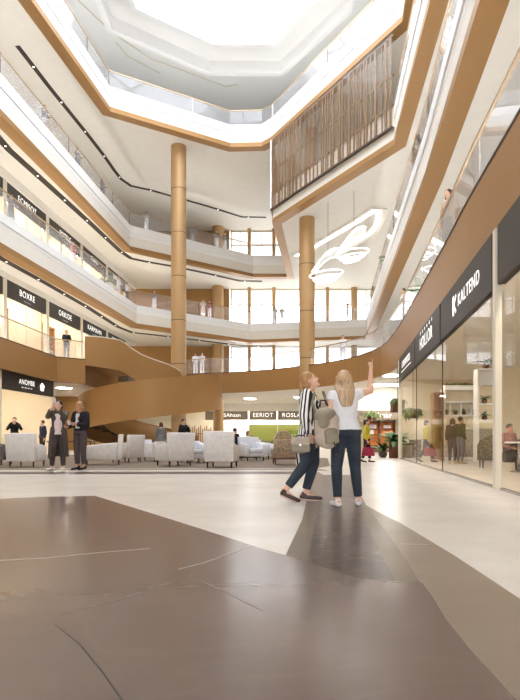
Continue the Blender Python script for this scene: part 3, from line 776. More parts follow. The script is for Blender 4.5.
# ================================================================== SHOPS AT THE FAR END, GROUND FLOOR
sgn = [(205, 222.5, None), (222.5, 248.5, 'SAhaan'), (249, 277, 'EERIOT'), (277.5, 305, 'ROSLA'), (305.5, 352, None)]
YS = 51.5
def fx(px): return (px - CX) * YS / F
for i, (x0, x1, tx) in enumerate(sgn):
    s = MB().box((fx(x0) + .03, -.08, 2.62), (fx(x1) - .03, .08, 3.42)).build('shop_sign', mat('brown_grey_sign', srgb(128, 114, 98), .6) if not i else MATS['brown_grey_sign'], None, loc=(0, YS, 0))
    if tx:
        tag(s, 'brown grey far shop sign lettered %s' % tx, 'sign', 'far ground floor shop signs')
        lo = lettering('lettering', tx, .52 if i != 1 else .48, ((fx(x0) + fx(x1)) / 2 - (.3 if i == 1 else 0), -.1, 3.06), (1, 0, 0)); lo.parent = s
    else: tag(s, 'blank far shop sign ' + ('beside the far bronze column' if i == 0 else 'partly behind the two women'), 'sign', 'far ground floor shop signs')
    if i:
        struct(MB().box((fx(x0) - .05, -.1, 0), (fx(x0) + .05, .1, 2.62)).build('pillar', MULL, None, loc=(0, YS, 0)))
struct(MB().box((fx(205), YS - .1, 3.42), (fx(410), YS + .1, 4.12)).build('wall_back', CREAM))
struct(MB().box((fx(222), 52.6, 0), (fx(249), 52.8, 4.1)).build('wall_back', WHITE_PANEL))
struct(MB().box((fx(249), 52.2, 0), (fx(306), 52.4, 2.22)).build('wall_back', GREENWALL))
struct(MB().box((fx(249), 52.6, 0), (fx(410), 52.8, 4.1)).build('wall_back', WHITE_PANEL))
struct(MB().box((-2.95, 53.0, 0), (11.4, 53.4, 5.5)).build('wall_back', CREAM_WALL))
for i, px in enumerate((235, 262, 290, 330)):  # panels added to brighten the dark far shops and soffit
    l = MB().box((-.8, -.45, -.05), (.8, .45, 0)).build('added_light_panel', FILL_BRIGHT, None, loc=(fx(px), 52.05, 4.1))
    tag(l, 'added light panel in the far ground floor shops', 'light', 'added far shop lights')
# slatted wooden partition beyond the armchairs
c = PD(196, 440, 41)
t = tag(empty('slat_partition', (c.x, c.y, 0)), 'light wooden slat partition beyond the armchairs, below the stair', 'partition')
m_ = MB()
for i in range(14): m_.box((-.9 + i * .15, -.03, .1), (-.82 + i * .15, .03, 1.6 + .12 * (i % 3)))
m_.build('slats', WOOD, t); MB().box((-.95, -.05, 0), (1.2, .05, .1)).build('base_rail', WOOD, t); MB().box((-.95, -.045, 1.2), (1.2, .045, 1.28)).build('top_rail', WOOD, t)

# ================================================================== ORANGE SHOP BEHIND THE WOMAN IN YELLOW
YO = 36.0
def ox(px): return (px - CX) * YO / F
def oz(py): return H0 + (YH - py) * YO / F
s = MB().box((ox(352), -.08, oz(420)), (ox(399), .08, oz(410.5))).build('shop_sign', MATS['brown_grey_sign'], None, loc=(0, YO, 0))
tag(s, 'grey shop sign lettered Rimar above the orange shelves', 'sign')
lo = lettering('lettering', 'Rimar', .46, ((ox(382)), -.1, oz(415.3)), (1, 0, 0)); lo.parent = s
struct(MB().box((ox(345), YO - .1, oz(410.5)), (ox(420), YO + .1, 4.12)).build('wall_back', CREAM))
struct(MB().box((ox(345), YO + .9, 0), (ox(420), YO + 1.1, 4.1)).build('wall_back', CREAM_WALL))
sh = tag(empty('display_shelves', (ox(380), YO + .3, 0)), 'orange backed shop shelves stacked with red and white goods', 'shelves')
x0, x1 = ox(366) - ox(380), ox(396) - ox(380)
MB().box((x0, .45, .4), (x1, .5, 2.35)).build('back_panel', ORANGE, sh)
for z in (.42, 1.12, 1.5, 1.95, 2.33): MB().box((x0, 0, z - .03), (x1, .45, z + .03)).build('shelf', WOOD_DK, sh)
MB().box((x0, -.05, 0), (x1, .5, .4)).build('plinth', WOOD_DK, sh)
for x in (x0, (x0 + x1) / 2, x1): MB().box((x - .03, -.01, .4), (x + .03, .46, 2.35)).build('upright', WOOD_DK, sh)
rnd = random.Random(5)
k = 0
for z, cols in ((1.15, (ORANGE, ORANGE, C_WHITE)), (1.53, (C_WHITE, C_BEIGE, RED)), (1.98, (RED, C_WHITE, C_BEIGE))):
    x = x0 + .1
    while x < x1 - .2:
        w_ = rnd.uniform(.14, .24)
        if abs(x + w_ / 2 - (x0 + x1) / 2) > w_ / 2 + .05:
            g = MB().box((0, 0, 0), (w_, .22, rnd.uniform(.2, .3))).build('goods_box', rnd.choice(cols), None, bevel=.015, loc=(ox(380) + x, YO + .4, z))
            tag(g, 'small goods box on the orange shop shelves', 'box', 'goods on the orange shop shelves')
        x += w_ + .05
for x in (.3, 1.3):  # extra panels added in front of the shelves to light them
    hl = tag(MB().box((-.5, -.3, 0), (.5, .3, .05)).build('added_light_panel', FILL_BRIGHT, None, loc=(ox(372 + x * 12), YO - 2.2, 4.06)), 'added light panel over the orange shelves', 'light', 'added lights of the orange shop')

# ================================================================== PLANTS
def foliage(n, L, w, spread, seed, up=.9, z0=0.0, droop=.6):
    r = random.Random(seed); m = MB()
    for i in range(n):
        az = r.uniform(0, 2 * PI); el = r.uniform(.25, 1.2) * up; l = L * r.uniform(.6, 1.1); ww = w * r.uniform(.7, 1.2)
        d = V(math.cos(az), math.sin(az), 0); sd = V(-d.y, d.x, 0); k = 6; vs = []
        p = V(r.uniform(-spread, spread), r.uniform(-spread, spread), z0 + r.uniform(0, spread))
        e = el
        for j in range(k + 1):
            t_ = j / k; hw = ww * math.sin(PI * min(1, .12 + .88 * t_)) ** .8 * (1 if j < k else .05)
            vs += [p - sd * hw - V(0, 0, .15 * hw), p + sd * hw - V(0, 0, .15 * hw), p + V(0, 0, .2 * hw)]
            p = p + (d * math.cos(e) + V(0, 0, math.sin(e))) * (l / k); e -= droop / k * 2
        fs = []
        for j in range(k):
            a0 = 3 * j; fs += [(a0, a0 + 2, a0 + 5, a0 + 3), (a0 + 2, a0 + 1, a0 + 4, a0 + 5)]
        m.add(vs, fs)
    return m
def plant(loc, label, h=.5, r=.25, n=24, L=.7, w=.07, m=LEAF, potm=WHITE, seed=1, name='potted_plant', shape='round', group=None, spread=.1):
    t = tag(empty(name, loc), label, 'plant', group)
    if shape == 'round': MB().lathe([(r * .6, 0), (r * .95, h * .35), (r, h * .6), (r * .8, h), (r * .7, h), (r * .68, h * .9)], n=20).build('pot', potm, t, True)
    else: MB().box((-r, -r, 0), (r, r, h)).build('pot', potm, t, bevel=.01)
    MB().lathe([(r * .6, h * .88), (r * .6, h * .93)], n=16).build('soil', SOIL, t.children[-1])
    foliage(n, L, w, spread, seed, z0=h * .9).build('foliage', m, t, True)
    return t
def on_edge(n, px, off=.5, seg=None):
    """plan point that the ray through a pixel column meets behind a gallery edge"""
    e = offset(EDGE[n], off); t = (px - CX) / F; hits = []
    for a, b in zip(e, e[1:]):
        fa = a[0] - t * a[1]; fb = b[0] - t * b[1]
        if fa * fb <= 0 and abs(fa - fb) > 1e-9:
            u = fa / (fa - fb); hits.append((a[0] + (b[0] - a[0]) * u, a[1] + (b[1] - a[1]) * u))
    hits = [h for h in hits if h[1] > 3]
    return hits[seg if seg is not None else 0]
x, y = on_edge(2, 108, .9); plant((x, y, ZT[2]), 'plant in a round pale pot by the second gallery glass at left', .75, .42, 26, .8, .10, potm=FABRIC, seed=4)
x, y = on_edge(3, 110, .85); plant((x, y, ZT[3]), 'spiky plant by the third gallery glass at left', .35, .35, 24, .75, .07, seed=5)
x, y = on_edge(1, 419, .32, -1); plant((x, y, ZT[1]), 'broad leaved plant leaning over the right hand lowest gallery rail', .55, .16, 9, 1.0, .10, seed=8, spread=.05)
x, y = on_edge(2, 388, .4, -1); plant((x, y, ZT[2]), 'leafy plant peeking over the white parapet of the second gallery at right', .6, .25, 12, .8, .09, seed=9)
c = G(395, 458); plant((c.x, c.y, 0), 'big leafy plant in a reddish wood cube by the end of the glass shop', .72, .22, 40, .85, .11, potm=WOOD_DK, seed=11, shape='box', spread=.12)
c = PD(383, 440, 25); plant((c.x, c.y, 0), 'low bushy plant left of the reddish wood cube planter', .3, .2, 22, .7, .08, potm=FABRIC_DK, seed=12)
# hanging greenery
def hanging(c, label, r, h, top, seed, m=LEAF, trough=None):
    t = tag(empty('hanging_planter', c), label, 'plant')
    if trough: MB().box((-trough, -.25, 0), (trough, .25, h)).build('trough', WOOD_DK, t, bevel=.01)
    else: MB().lathe([(r * .3, 0), (r * .6, h * .4), (r * .55, h)], n=16).build('basket', WOOD_DK, t, True)
    foliage(60, r * 1.6, .05, r * .5, seed, up=.7, z0=h * .8, droop=1.4).build('foliage', m, t, True)
    MB().tube([(0, 0, h * .9), (0, 0, top - c[2])], .012, 6).build('cord', BLACKLEG, t)
c = PD(372, 417.5, 30); hanging((c.x, c.y, c.z - .15), 'round hanging fern beneath the Rimar sign', .45, .2, 4.1, 21, LEAF2)
c = PD(397.5, 408, 24.5); hanging((c.x, c.y, c.z - .2), 'dark wooden hanging trough of greenery at the corner of the glass shop', .3, .55, 4.1, 22, LEAF, .26)

# ================================================================== LOUNGE FURNITURE
def armchair(loc, rz, label, m=FABRIC, w=.86, d=.80, h=.98, group='pale marbled armchairs of the lounge', legm=BLACKLEG, flare=.0):
    """faces -Y"""
    t = tag(empty('armchair', loc, rz), label, 'armchair', group)
    k = MB(); hw = w / 2
    k.add([(-hw, d / 2 - .16, .16), (hw, d / 2 - .16, .16), (hw, d / 2, .16), (-hw, d / 2, .16), (-hw - .02, d / 2 - .10, h), (hw + .02, d / 2 - .10, h), (hw + .02, d / 2 + .07, h), (-hw - .02, d / 2 + .07, h)],
          [(3, 2, 1, 0), (4, 5, 6, 7), (0, 1, 5, 4), (1, 2, 6, 5), (2, 3, 7, 6), (3, 0, 4, 7)]).build('backrest', m, t, True, bevel=.035)
    for s_ in (-1, 1):
        x = s_ * (hw - .065)
        MB().add([(x - .065, -d / 2, .16), (x + .065, -d / 2, .16), (x + .065, d / 2 - .17, .16), (x - .065, d / 2 - .17, .16), (x - .065, -d / 2, .60), (x + .065, -d / 2, .60), (x + .065, d / 2 - .12, .70), (x - .065, d / 2 - .12, .70)],
                 [(3, 2, 1, 0), (4, 5, 6, 7), (0, 1, 5, 4), (1, 2, 6, 5), (2, 3, 7, 6), (3, 0, 4, 7)]).build('arm', m, t, True, bevel=.03)
    MB().box((-hw + .135, -d / 2 + .01, .16), (hw - .135, d / 2 - .165, .31)).build('seat_base', m, t, True, bevel=.02)
    MB().box((-hw + .14, -d / 2 - .01, .315), (hw - .14, d / 2 - .17, .46)).build('seat_cushion', m, t, True, bevel=.04)
    for x in (-hw + .08, hw - .08):
        for y in (-d / 2 + .07, d / 2 - .09): MB().lathe([(.018, 0), (.030, .165)], (x, y, 0), 10).build('leg', legm, t, True)
    return t
def place(px, py, rz, label, **k):
    c = G(px, py); return armchair((c.x, c.y, 0), math.radians(rz), label, **k)
place(-4, 464.5, 90, 'dark grey armchair cut by the left frame edge', m=FABRIC_DK, group='lounge seats')
place(27, 466.5, 176, 'tall armchair seen from behind, left of the standing woman in the long coat', w=.86)
place(103, 464.6, -76, 'pale armchair facing left, just right of the woman in black', h=.96, d=1.15)
place(127, 462.2, -112, 'pale armchair facing left, second one right of the woman in black', h=.96)
place(150, 461.2, -100, 'low armchair between the left facing pair and the big angled armchair', h=.72, w=.8)
place(174, 465.8, -142, 'big angled armchair at the centre of the lounge, back toward the camera', w=.86, h=1.0, d=.9)
place(193, 462.8, 25, 'pale blue armchair facing the camera beside the big angled armchair', m=FABRIC_B, w=.75, h=.72)
place(203, 461.8, 65, 'pale blue armchair turned sideways behind the large rear view armchair', m=FABRIC_B, w=.6, h=.75)
place(222, 467, 170, 'large armchair seen from behind in front of the far shop signs', w=.86, h=1.03)
place(252, 460.6, 24, 'pale blue armchair facing the camera, right of the large rear view armchair', m=FABRIC_B, w=.8, h=.90)
place(264, 458.6, 62, 'pale blue armchair turned sideways next to the woven lounge seat', m=FABRIC_B, w=.62, h=.80)
place(140, 457.2, 10, 'low pale blue sofa chair far behind the side table under the stair', m=FABRIC_B, w=1.0, h=.80)
# woven seat and wire chair
c = G(288, 464.3)
t = tag(empty('lounge_bench', (c.x, c.y, 0), math.radians(184)), 'woven brown lounge seat just left of the woman in stripes', 'bench')
MB().box((-.50, -.38, .22), (.50, .38, .42)).build('seat', RATTAN, t, True, bevel=.03)
MB().box((-.50, .28, .30), (.50, .40, .80)).build('backrest', RATTAN, t, True, bevel=.04)
MB().box((-.5, -.38, .17), (.5, .4, .22)).build('frame_rail', WOOD_DK, t)
for x in (-.44, .44):
    for y in (-.32, .34): MB().lathe([(.02, 0), (.028, .18)], (x, y, 0), 8).build('leg', WOOD_DK, t)
c = G(281.5, 459)
t = tag(empty('wire_chair', (c.x, c.y, 0), math.radians(190)), 'round backed translucent bronze wire chair behind the woven seat', 'chair')
wm = MB(); 
for i in range(-7, 8):
    x = i * .05; hh = math.sqrt(max(0, 1 - (x / .39) ** 2))
    wm.tube([(x, .30 - .35 * (x ** 2), .75 - .40 * hh), (x, .34 - .35 * (x ** 2), .75), (x, .38 - .4 * x * x, .75 + .40 * hh)], .007, 5)
for j in range(-6, 7):
    z = .75 + j * .06; ww = .39 * math.sqrt(max(0, 1 - ((z - .75) / .41) ** 2))
    wm.tube([(-ww, .34 - .35 * ww * ww, z), (0, .34, z), (ww, .34 - .35 * ww * ww, z)], .007, 5)
WIREM = mat('bronze_wire', srgb(190, 160, 136), .4, .4)
wm.build('back_mesh', WIREM, t)
MB().tube([(.39 * math.cos(a_), .34 - .35 * (.39 * math.cos(a_)) ** 2, .75 + .41 * math.sin(a_)) for a_ in [2 * PI * i / 28 for i in range(29)]], .016, 8).build('back_hoop', WIREM, t, True)
MB().add(*(lambda n_: ([(.37 * math.cos(2 * PI * i / n_), .335 - .3 * (.37 * math.cos(2 * PI * i / n_)) ** 2 + dy, .75 + .39 * math.sin(2 * PI * i / n_)) for dy in (0, .008) for i in range(n_)], [tuple(range(n_)), tuple(reversed(range(n_, 2 * n_)))]))(28)).build('back_panel', glass('smoked_mesh', (.85, .8, .75), .05, .35, hazecol=srgb(196, 176, 158)), t)
MB().lathe([(.36, .40), (.38, .43), (.36, .46)], n=24).build('seat', FABRIC, t, True)
for a_ in (45, 135, 225, 315):
    r_ = math.radians(a_); MB().tube([(.25 * math.cos(r_), .25 * math.sin(r_), .41), (.32 * math.cos(r_), .32 * math.sin(r_), 0)], .014, 8).build('leg', BLACKLEG, t)
def table(px, py, L, W, h, label, m=TABLE, rz=0):
    c = G(px, py); t = tag(empty('coffee_table', (c.x, c.y, 0), math.radians(rz)), label, 'table')
    MB().box((-L / 2, -W / 2, h - .05), (L / 2, W / 2, h)).build('tabletop', m, t, bevel=.01)
    for x in (-L / 2 + .08, L / 2 - .08):
        for y in (-W / 2 + .08, W / 2 - .08): MB().box((x - .02, y - .02, 0), (x + .02, y + .02, h - .05)).build('leg', BLACKLEG, t)
    return h, c
table(256, 455.5, 1.75, .8, .75, 'dark table in front of the pale blue armchairs')
table(72, 458.5, 1.9, .7, .74, 'dark table behind the two standing women at left')
table(147, 453.6, .95, .7, .70, 'small table between the armchairs under the stair')
h_, c = table(287.5, 453.5, .9, .7, .80, 'small pale table behind the woven seat', WOOD)
plant((c.x + .18, c.y, .80), 'lime green leafy plant in a white vase beside the woman in stripes', .32, .12, 22, .40, .05, LIME, WHITE, 31, 'table_plant', spread=.06)
# lamps added in the soffit to brighten the dim area behind the lounge
for i, (px, D) in enumerate(((150, 46), (200, 46), (250, 45.5), (300, 44), (345, 41.5), (372, 37), (392, 29), (64, 36), (92, 41.5))):
    c = PD(px, 440, D)
    l = MB().lathe([(.45, -.02), (.47, 0)], n=24).build('added_soffit_lamp', FILL_BRIGHT, None, loc=(c.x, c.y, 4.125))
    tag(l, ('added soffit lamp far behind the spiral stair', 'added soffit lamp behind the stair, near the tall column', 'added soffit lamp above the first far shop sign', 'added soffit lamp behind the striped woman', 'added soffit lamp behind the pointing woman', 'added soffit lamp before the Rimar sign', 'added soffit lamp nearest the glass shop corner', 'added soffit lamp left of the stair, above the woman in the long coat', 'added soffit lamp behind the left end of the stair')[i], 'light', 'added soffit lamps')
# ------------------------------------------------------------------ inside the right hand shop
def pot_on(c, label, seed, s=.5, group='small plants on the shop shelves', m=LEAF):
    return plant(c, label, .16 * s * 2, .1 * s * 2, 14, .32 * s * 2, .045 * s * 2, m, WOOD_DK, seed, group=group, spread=.03)
def unit(px0, px1, ytop, D, label, shelves, m=WHITE, dpt=.4, yb=None):
    k_ = 1.18; D = D * k_; shelves = [H0 + (z - H0) * k_ for z in shelves]
    a = PD(px0, 440, D); b = PD(px1, 440, D); zt_ = H0 + (YH - ytop) * D / F
    t = tag(empty('shelf_unit', ((a.x + b.x) / 2, D, 0)), label, 'shelves'); hw = (b.x - a.x) / 2
    for x in (-hw, hw): MB().box((x - .03, 0, 0), (x + .03, dpt, zt_)).build('side_panel', m, t)
    for z in [0.1] + shelves + [zt_]: MB().box((-hw + .03, 0, z - .03), (hw - .03, dpt, z + .03)).build('shelf', m, t)
    return t, (a.x + b.x) / 2, hw, zt_
t, x_, hw, z_ = unit(434.5, 443.5, 393, 17.5, 'tall narrow wooden shelf tower left of the white shelves in the shop', [.7, 1.2, 1.7], WOOD)
MB().box((-hw + .03, .36, .1), (hw - .03, .4, z_)).build('back_panel', WOOD, t)
t, x_, hw, z_ = unit(444.5, 478, 389, 17.6, 'long white open shelf unit topped with greenery inside the shop', [1.15, 1.55, 1.98], WHITE)
MB().box((-hw + .03, .36, 1.69), (hw - .03, .4, z_)).build('back_panel', CREAM_WALL, t)
for i, f_ in enumerate((-.33, 0, .33)):
    MB().box((hw * 2 * f_ - .015 + hw * .0, .0, 1.72), (hw * 2 * f_ + .015, .38, 2.16)).build('divider', WHITE, t)
for i in range(4):
    pot_on((x_ - hw + .16 + i * .31, 20.95, 1.725), '%s small potted plant from the wooden tower, on the long white shelf' % ('first', 'second', 'third', 'fourth')[i], 40 + i, .36)
tg = tag(empty('trough_plant', (x_, 20.97, z_ + .03)), 'long trough of ferny greenery along the top of the white shelves', 'plant')
MB().box((-hw + .05, -.12, 0), (hw - .05, .12, .12)).build('trough', WHITE, tg)
for i in range(5): pass
fm = MB()
for i in range(7):
    f_ = foliage(14, .22, .03, .06, 60 + i, z0=.1); off_ = -hw + .12 + i * (2 * hw - .24) / 6
    fm.add([(v[0] + off_, v[1], v[2]) for v in f_.v], f_.f)
fm.build('foliage', LEAF2, tg, True)
t, x_, hw, z_ = unit(478.5, 500, 369, 16.8, 'taller white shelf tower topped with a fern, behind the glass near the mullion', [1.35, 1.85, 2.45], WHITE)
MB().box((-hw + .03, .36, 2.75), (hw - .03, .4, z_)).build('back_panel', WHITE, t)
pot_on((x_ - .05, 20.0, z_ + .03), 'bushy fern on top of the taller white shelf tower', 50, .62, m=LEAF2)
pot_on((x_ - .1, 20.0, 2.075), 'leafy plant in the middle shelf of the taller white tower', 51, .5)
pot_on((x_ - .1, 20.0, 1.485), 'round leafy plant in the lower shelf of the taller white tower', 52, .5)
c = PD(489, 463, 15.6); c.z = 0
def shopchair(c, rz, label, m, h=.92, w=.62):
    t = tag(empty('tub_chair', c, math.radians(rz)), label, 'chair')
    n = 14; aa = [math.radians(-20 + 220 * i / n) for i in range(n + 1)]
    MB().band([(w / 2 * math.cos(a_), w / 2 * math.sin(a_)) for a_ in aa], [((w / 2 - .06) * math.cos(a_), (w / 2 - .06) * math.sin(a_)) for a_ in aa], .22, [.62 + (h - .62) * max(0, math.sin(a_)) for a_ in aa]).build('shell', m, t, True)
    MB().lathe([(w / 2 - .07, .24), (w / 2 - .06, .40), (w / 2 - .1, .46)], n=20).build('seat', m, t, True)
    for x in (-.2, .2):
        for y in (-.2, .2): MB().lathe([(.014, 0), (.024, .24)], (x, y, 0), 8).build('leg', BLACKLEG, t)
shopchair((c.x, c.y, 0), 170, 'black patterned tub chair just behind the shop glass, left of the thick mullion', WICKER_DK)
c = PD(506, 440, 14.2); shopchair((c.x + .05, c.y, 0), 250, 'dark tub chair where the man sits, right of the thick mullion', FABRIC_DK, .8)
# counter + bench in shop
c = PD(408, 440, 25)
t = tag(empty('display_counter', (c.x, c.y, 0)), 'stepped dark display counter inside the shop, left of the woman in mustard', 'counter')
MB().box((-.55, 0, 0), (.2, .6, .55)).build('low_step', CREAM_WALL, t, bevel=.01); MB().box((.2, 0, 0), (.6, .6, .8)).build('high_step', WOOD_DK, t, bevel=.01); MB().box((-.55, -.02, .55), (.2, .62, .62)).build('top_board', WOOD_DK, t)
c = PD(413, 416, 24); hanging((c.x, c.y, c.z - .1), 'round hanging fern inside the glazed shop, above the display counter', .42, .2, 4.1, 23, LEAF2)
c = PD(472, 440, 23.0)
t = tag(empty('curved_screen', (c.x, c.y, 0)), 'pale patterned free standing screen inside the shop, behind the patterned chair', 'screen')
aa = [math.radians(200 + 140 * i / 16) for i in range(17)]
MB().band([(1.3 * math.cos(a_), .5 + .6 * math.sin(a_)) for a_ in aa], [(1.25 * math.cos(a_), .5 + .55 * math.sin(a_)) for a_ in aa], .05, 1.25).build('panel', checks('pale_terrazzo', srgb(150, 140, 132), srgb(206, 198, 190), 16), t, True)
MB().band([(1.32 * math.cos(a_), .5 + .62 * math.sin(a_)) for a_ in aa], [(1.23 * math.cos(a_), .5 + .53 * math.sin(a_)) for a_ in aa], 0, .05).build('base_rail', BLACKLEG, t, True)
c = PD(519, 440, 13.6)
t = tag(empty('cafe_table', (c.x, c.y, 0)), 'pale pedestal table in front of the seated man at the right edge', 'table')
MB().lathe([(.32, .70), (.33, .72), (.32, .74)], n=24).build('tabletop', WHITE, t, True); MB().lathe([(.04, .02), (.04, .70)], n=12).build('pedestal', STEEL, t, True); MB().lathe([(.22, 0), (.2, .02), (.03, .03)], n=20).build('foot', STEEL, t, True)

# ------------------------------------------------------------------ goods in the left gallery shops
rnd = random.Random(17)
for i, D in enumerate((28.2, 32.2, 36.6)):
    c = V(wl(D), D, ZT[2]) - UN * .75
    t = tag(empty('clothes_rack', c, math.atan2(U.y, U.x)), ('black clothes rack in the second gallery shop nearest the left edge', 'black clothes rack in the second gallery shop, middle of the three', 'black clothes rack in the second gallery shop, furthest of the three')[i], 'rack', 'clothes racks in the second gallery shops')
    for x in (-1.1, 1.1):
        MB().tube([(x, 0, 0), (x, 0, 1.45)], .025, 8).build('upright', BLACKLEG, t); MB().box((x - .03, -.25, 0), (x + .03, .25, .04)).build('foot', BLACKLEG, t)
    MB().tube([(-1.1, 0, 1.45), (1.1, 0, 1.45)], .025, 8).build('rail', BLACKLEG, t)
    for k in range(7):
        q = c + U * (-.9 + k * .3) + V(0, 0, .55)
        g = MB().add([(-.03, -.2, 0), (.03, -.2, 0), (.03, .2, 0), (-.03, .2, 0), (-.025, -.17, .66), (.025, -.17, .66), (.025, .17, .66), (-.025, .17, .66), (-.01, -.03, .80), (.01, -.03, .80), (.01, .03, .80), (-.01, .03, .80)],
            [(3, 2, 1, 0), (8, 9, 10, 11), (0, 1, 5, 4), (1, 2, 6, 5), (2, 3, 7, 6), (3, 0, 4, 7), (4, 5, 9, 8), (5, 6, 10, 9), (6, 7, 11, 10), (7, 4, 8, 11)]).build('hanging_garment', (C_WHITE, C_LGREY, C_GREY, C_PINK)[(k * 3 + i) % 4], None, True, bevel=.008, loc=q)
        g.rotation_euler = (0, 0, math.atan2(U.y, U.x)); tag(g, 'pale garment hanging on a clothes rack in the second gallery shops', 'garment', 'garments on the second gallery racks')
for i, D in enumerate((31.0, 36.8)):
    c = V(wl(D), D, ZT[1]) - UN * 1.6
    t = tag(empty('wooden_shelf', c, math.atan2(U.y, U.x)), ('open wooden shelf frame inside the BOXRE shop', 'open wooden shelf frame inside the shop behind the man in black')[i], 'shelves', 'wooden shelves in the lowest gallery shops')
    for x in (-1.4, 0, 1.4): MB().box((x - .06, -.2, 0), (x + .06, .2, 2.9)).build('upright', WOOD, t)
    for z in (.5, 1.3, 2.1, 2.84): MB().box((-1.46, -.22, z), (1.46, .22, z + .08)).build('shelf', WOOD, t)
# ================================================================== PEOPLE
def rotm(pitch=0, yaw=0, roll=0):
    return (Matrix.Rotation(math.radians(yaw), 3, 'Z') @ Matrix.Rotation(math.radians(pitch), 3, 'X') @ Matrix.Rotation(math.radians(roll), 3, 'Y'))
BASE = dict(pel=V(0, 0, .93), chest=V(0, .01, 1.24), neck=V(0, .015, 1.43), head=V(0, -.015, 1.575),
            sR=V(-.165, .01, 1.385), eR=V(-.215, .04, 1.10), wR=V(-.225, -.03, .86), sL=V(.165, .01, 1.385), eL=V(.215, .04, 1.10), wL=V(.225, -.03, .86),
            hR=V(-.085, 0, .89), kR=V(-.095, -.02, .49), aR=V(-.095, .03, .085), hL=V(.085, 0, .89), kL=V(.095, -.02, .49), aL=V(.095, .03, .085),
            tR=V(-.12, -.15, .03), tL=V(.12, -.15, .03))
def limb(mb, pts, rad, grow=0.0, n=12):
    mb.tube(pts, [r + grow for r in rad], n)
    for p, r in zip(pts, rad): mb.ball(p, r + grow, nu=n, nv=8)
def lerp(a, b, t): return a + (b - a) * t
def rings(mb, rr, n=20, tw=0.0):
    """closed loft through horizontal ellipses (centre, rx, ry)"""
    vs = []; k = len(rr); c_, s_ = math.cos(tw), math.sin(tw)
    for c, rx, ry in rr:
        for j in range(n):
            t = 2 * PI * j / n; x, y = rx * math.cos(t), ry * math.sin(t)
            vs.append(c + V(x * c_ - y * s_, x * s_ + y * c_, 0))
    fs = [(i * n + j, i * n + (j + 1) % n, (i + 1) * n + (j + 1) % n, (i + 1) * n + j) for i in range(k - 1) for j in range(n)]
    fs += [tuple(reversed(range(n))), tuple((k - 1) * n + j for j in range(n))]
    mb.add(vs, fs)
def torso_rings(J, g, lo=0.0, hi=1.0, f=False):
    p, c, n = J['pel'], J['chest'], J['neck']
    prof = [(-.10, .135, .095), (0.0, .168, .112), (.10, .160, .106), (.30, .128 if f else .142, .090), (.55, .140 if f else .155, .098), (.78, .158 if f else .172, .102), (.90, .150, .088), (.97, .105, .070), (1.0, .06, .055)]
    out = []
    for t, rx, ry in prof:
        if t < lo - 1e-6 or t > hi + 1e-6: continue
        if t < .6: q = lerp(p, c, t / .6)
        else: q = lerp(c, n, (t - .6) / .4)
        out.append((q, rx + g, ry + g))
    return out
def hand(mb, w, d, nrm, sgn, curls, fine=True, s=1.0):
    """palm + five fingers; d along the hand, nrm out of the palm, sgn = side of the thumb along d x nrm"""
    d = d.normalized(); sd = d.cross(nrm).normalized(); nrm = sd.cross(d).normalized()
    M = Matrix((d, sd, nrm)).transposed()
    mb.ball(w + d * .045 * s, (.055 * s, .040 * s, .018 * s), M); limb(mb, [w - d * .02, w + d * .03], [.025 * s, .024 * s])
    ln = (.072, .080, .074, .058)
    for i in range(4):
        o = (1.5 - i) * .0205 * s * sgn
        p = w + d * .082 * s + sd * o; c = curls[i]; pts = [w + d * .05 * s + sd * o * .8, p]; a = 0
        fan = (1.5 - i) * .05 * sgn
        for k_ in range(3):
            a += c; dd = (d * math.cos(a) - (-nrm) * math.sin(a) + sd * fan * math.cos(a)).normalized(); p = p + dd * (ln[i] * s / 3 * (1.15 if k_ == 0 else .95)); pts.append(p)
        limb(mb, pts, [.0095 * s, .0092 * s, .0085 * s, .008 * s, .0068 * s], n=8)
    t0 = w + d * .022 * s + sd * (.030 * sgn * s); t1 = t0 + (d * .62 + sd * .68 * sgn + nrm * .25).normalized() * .040 * s; t2 = t1 + (d * .85 + sd * .25 * sgn + nrm * .4 * (1 if curls[4] else .2)).normalized() * .032 * s
    limb(mb, [w + d * .01 * s + sd * .012 * sgn * s, t0, t1, t2], [.015 * s, .0125 * s, .0105 * s, .008 * s], n=8)
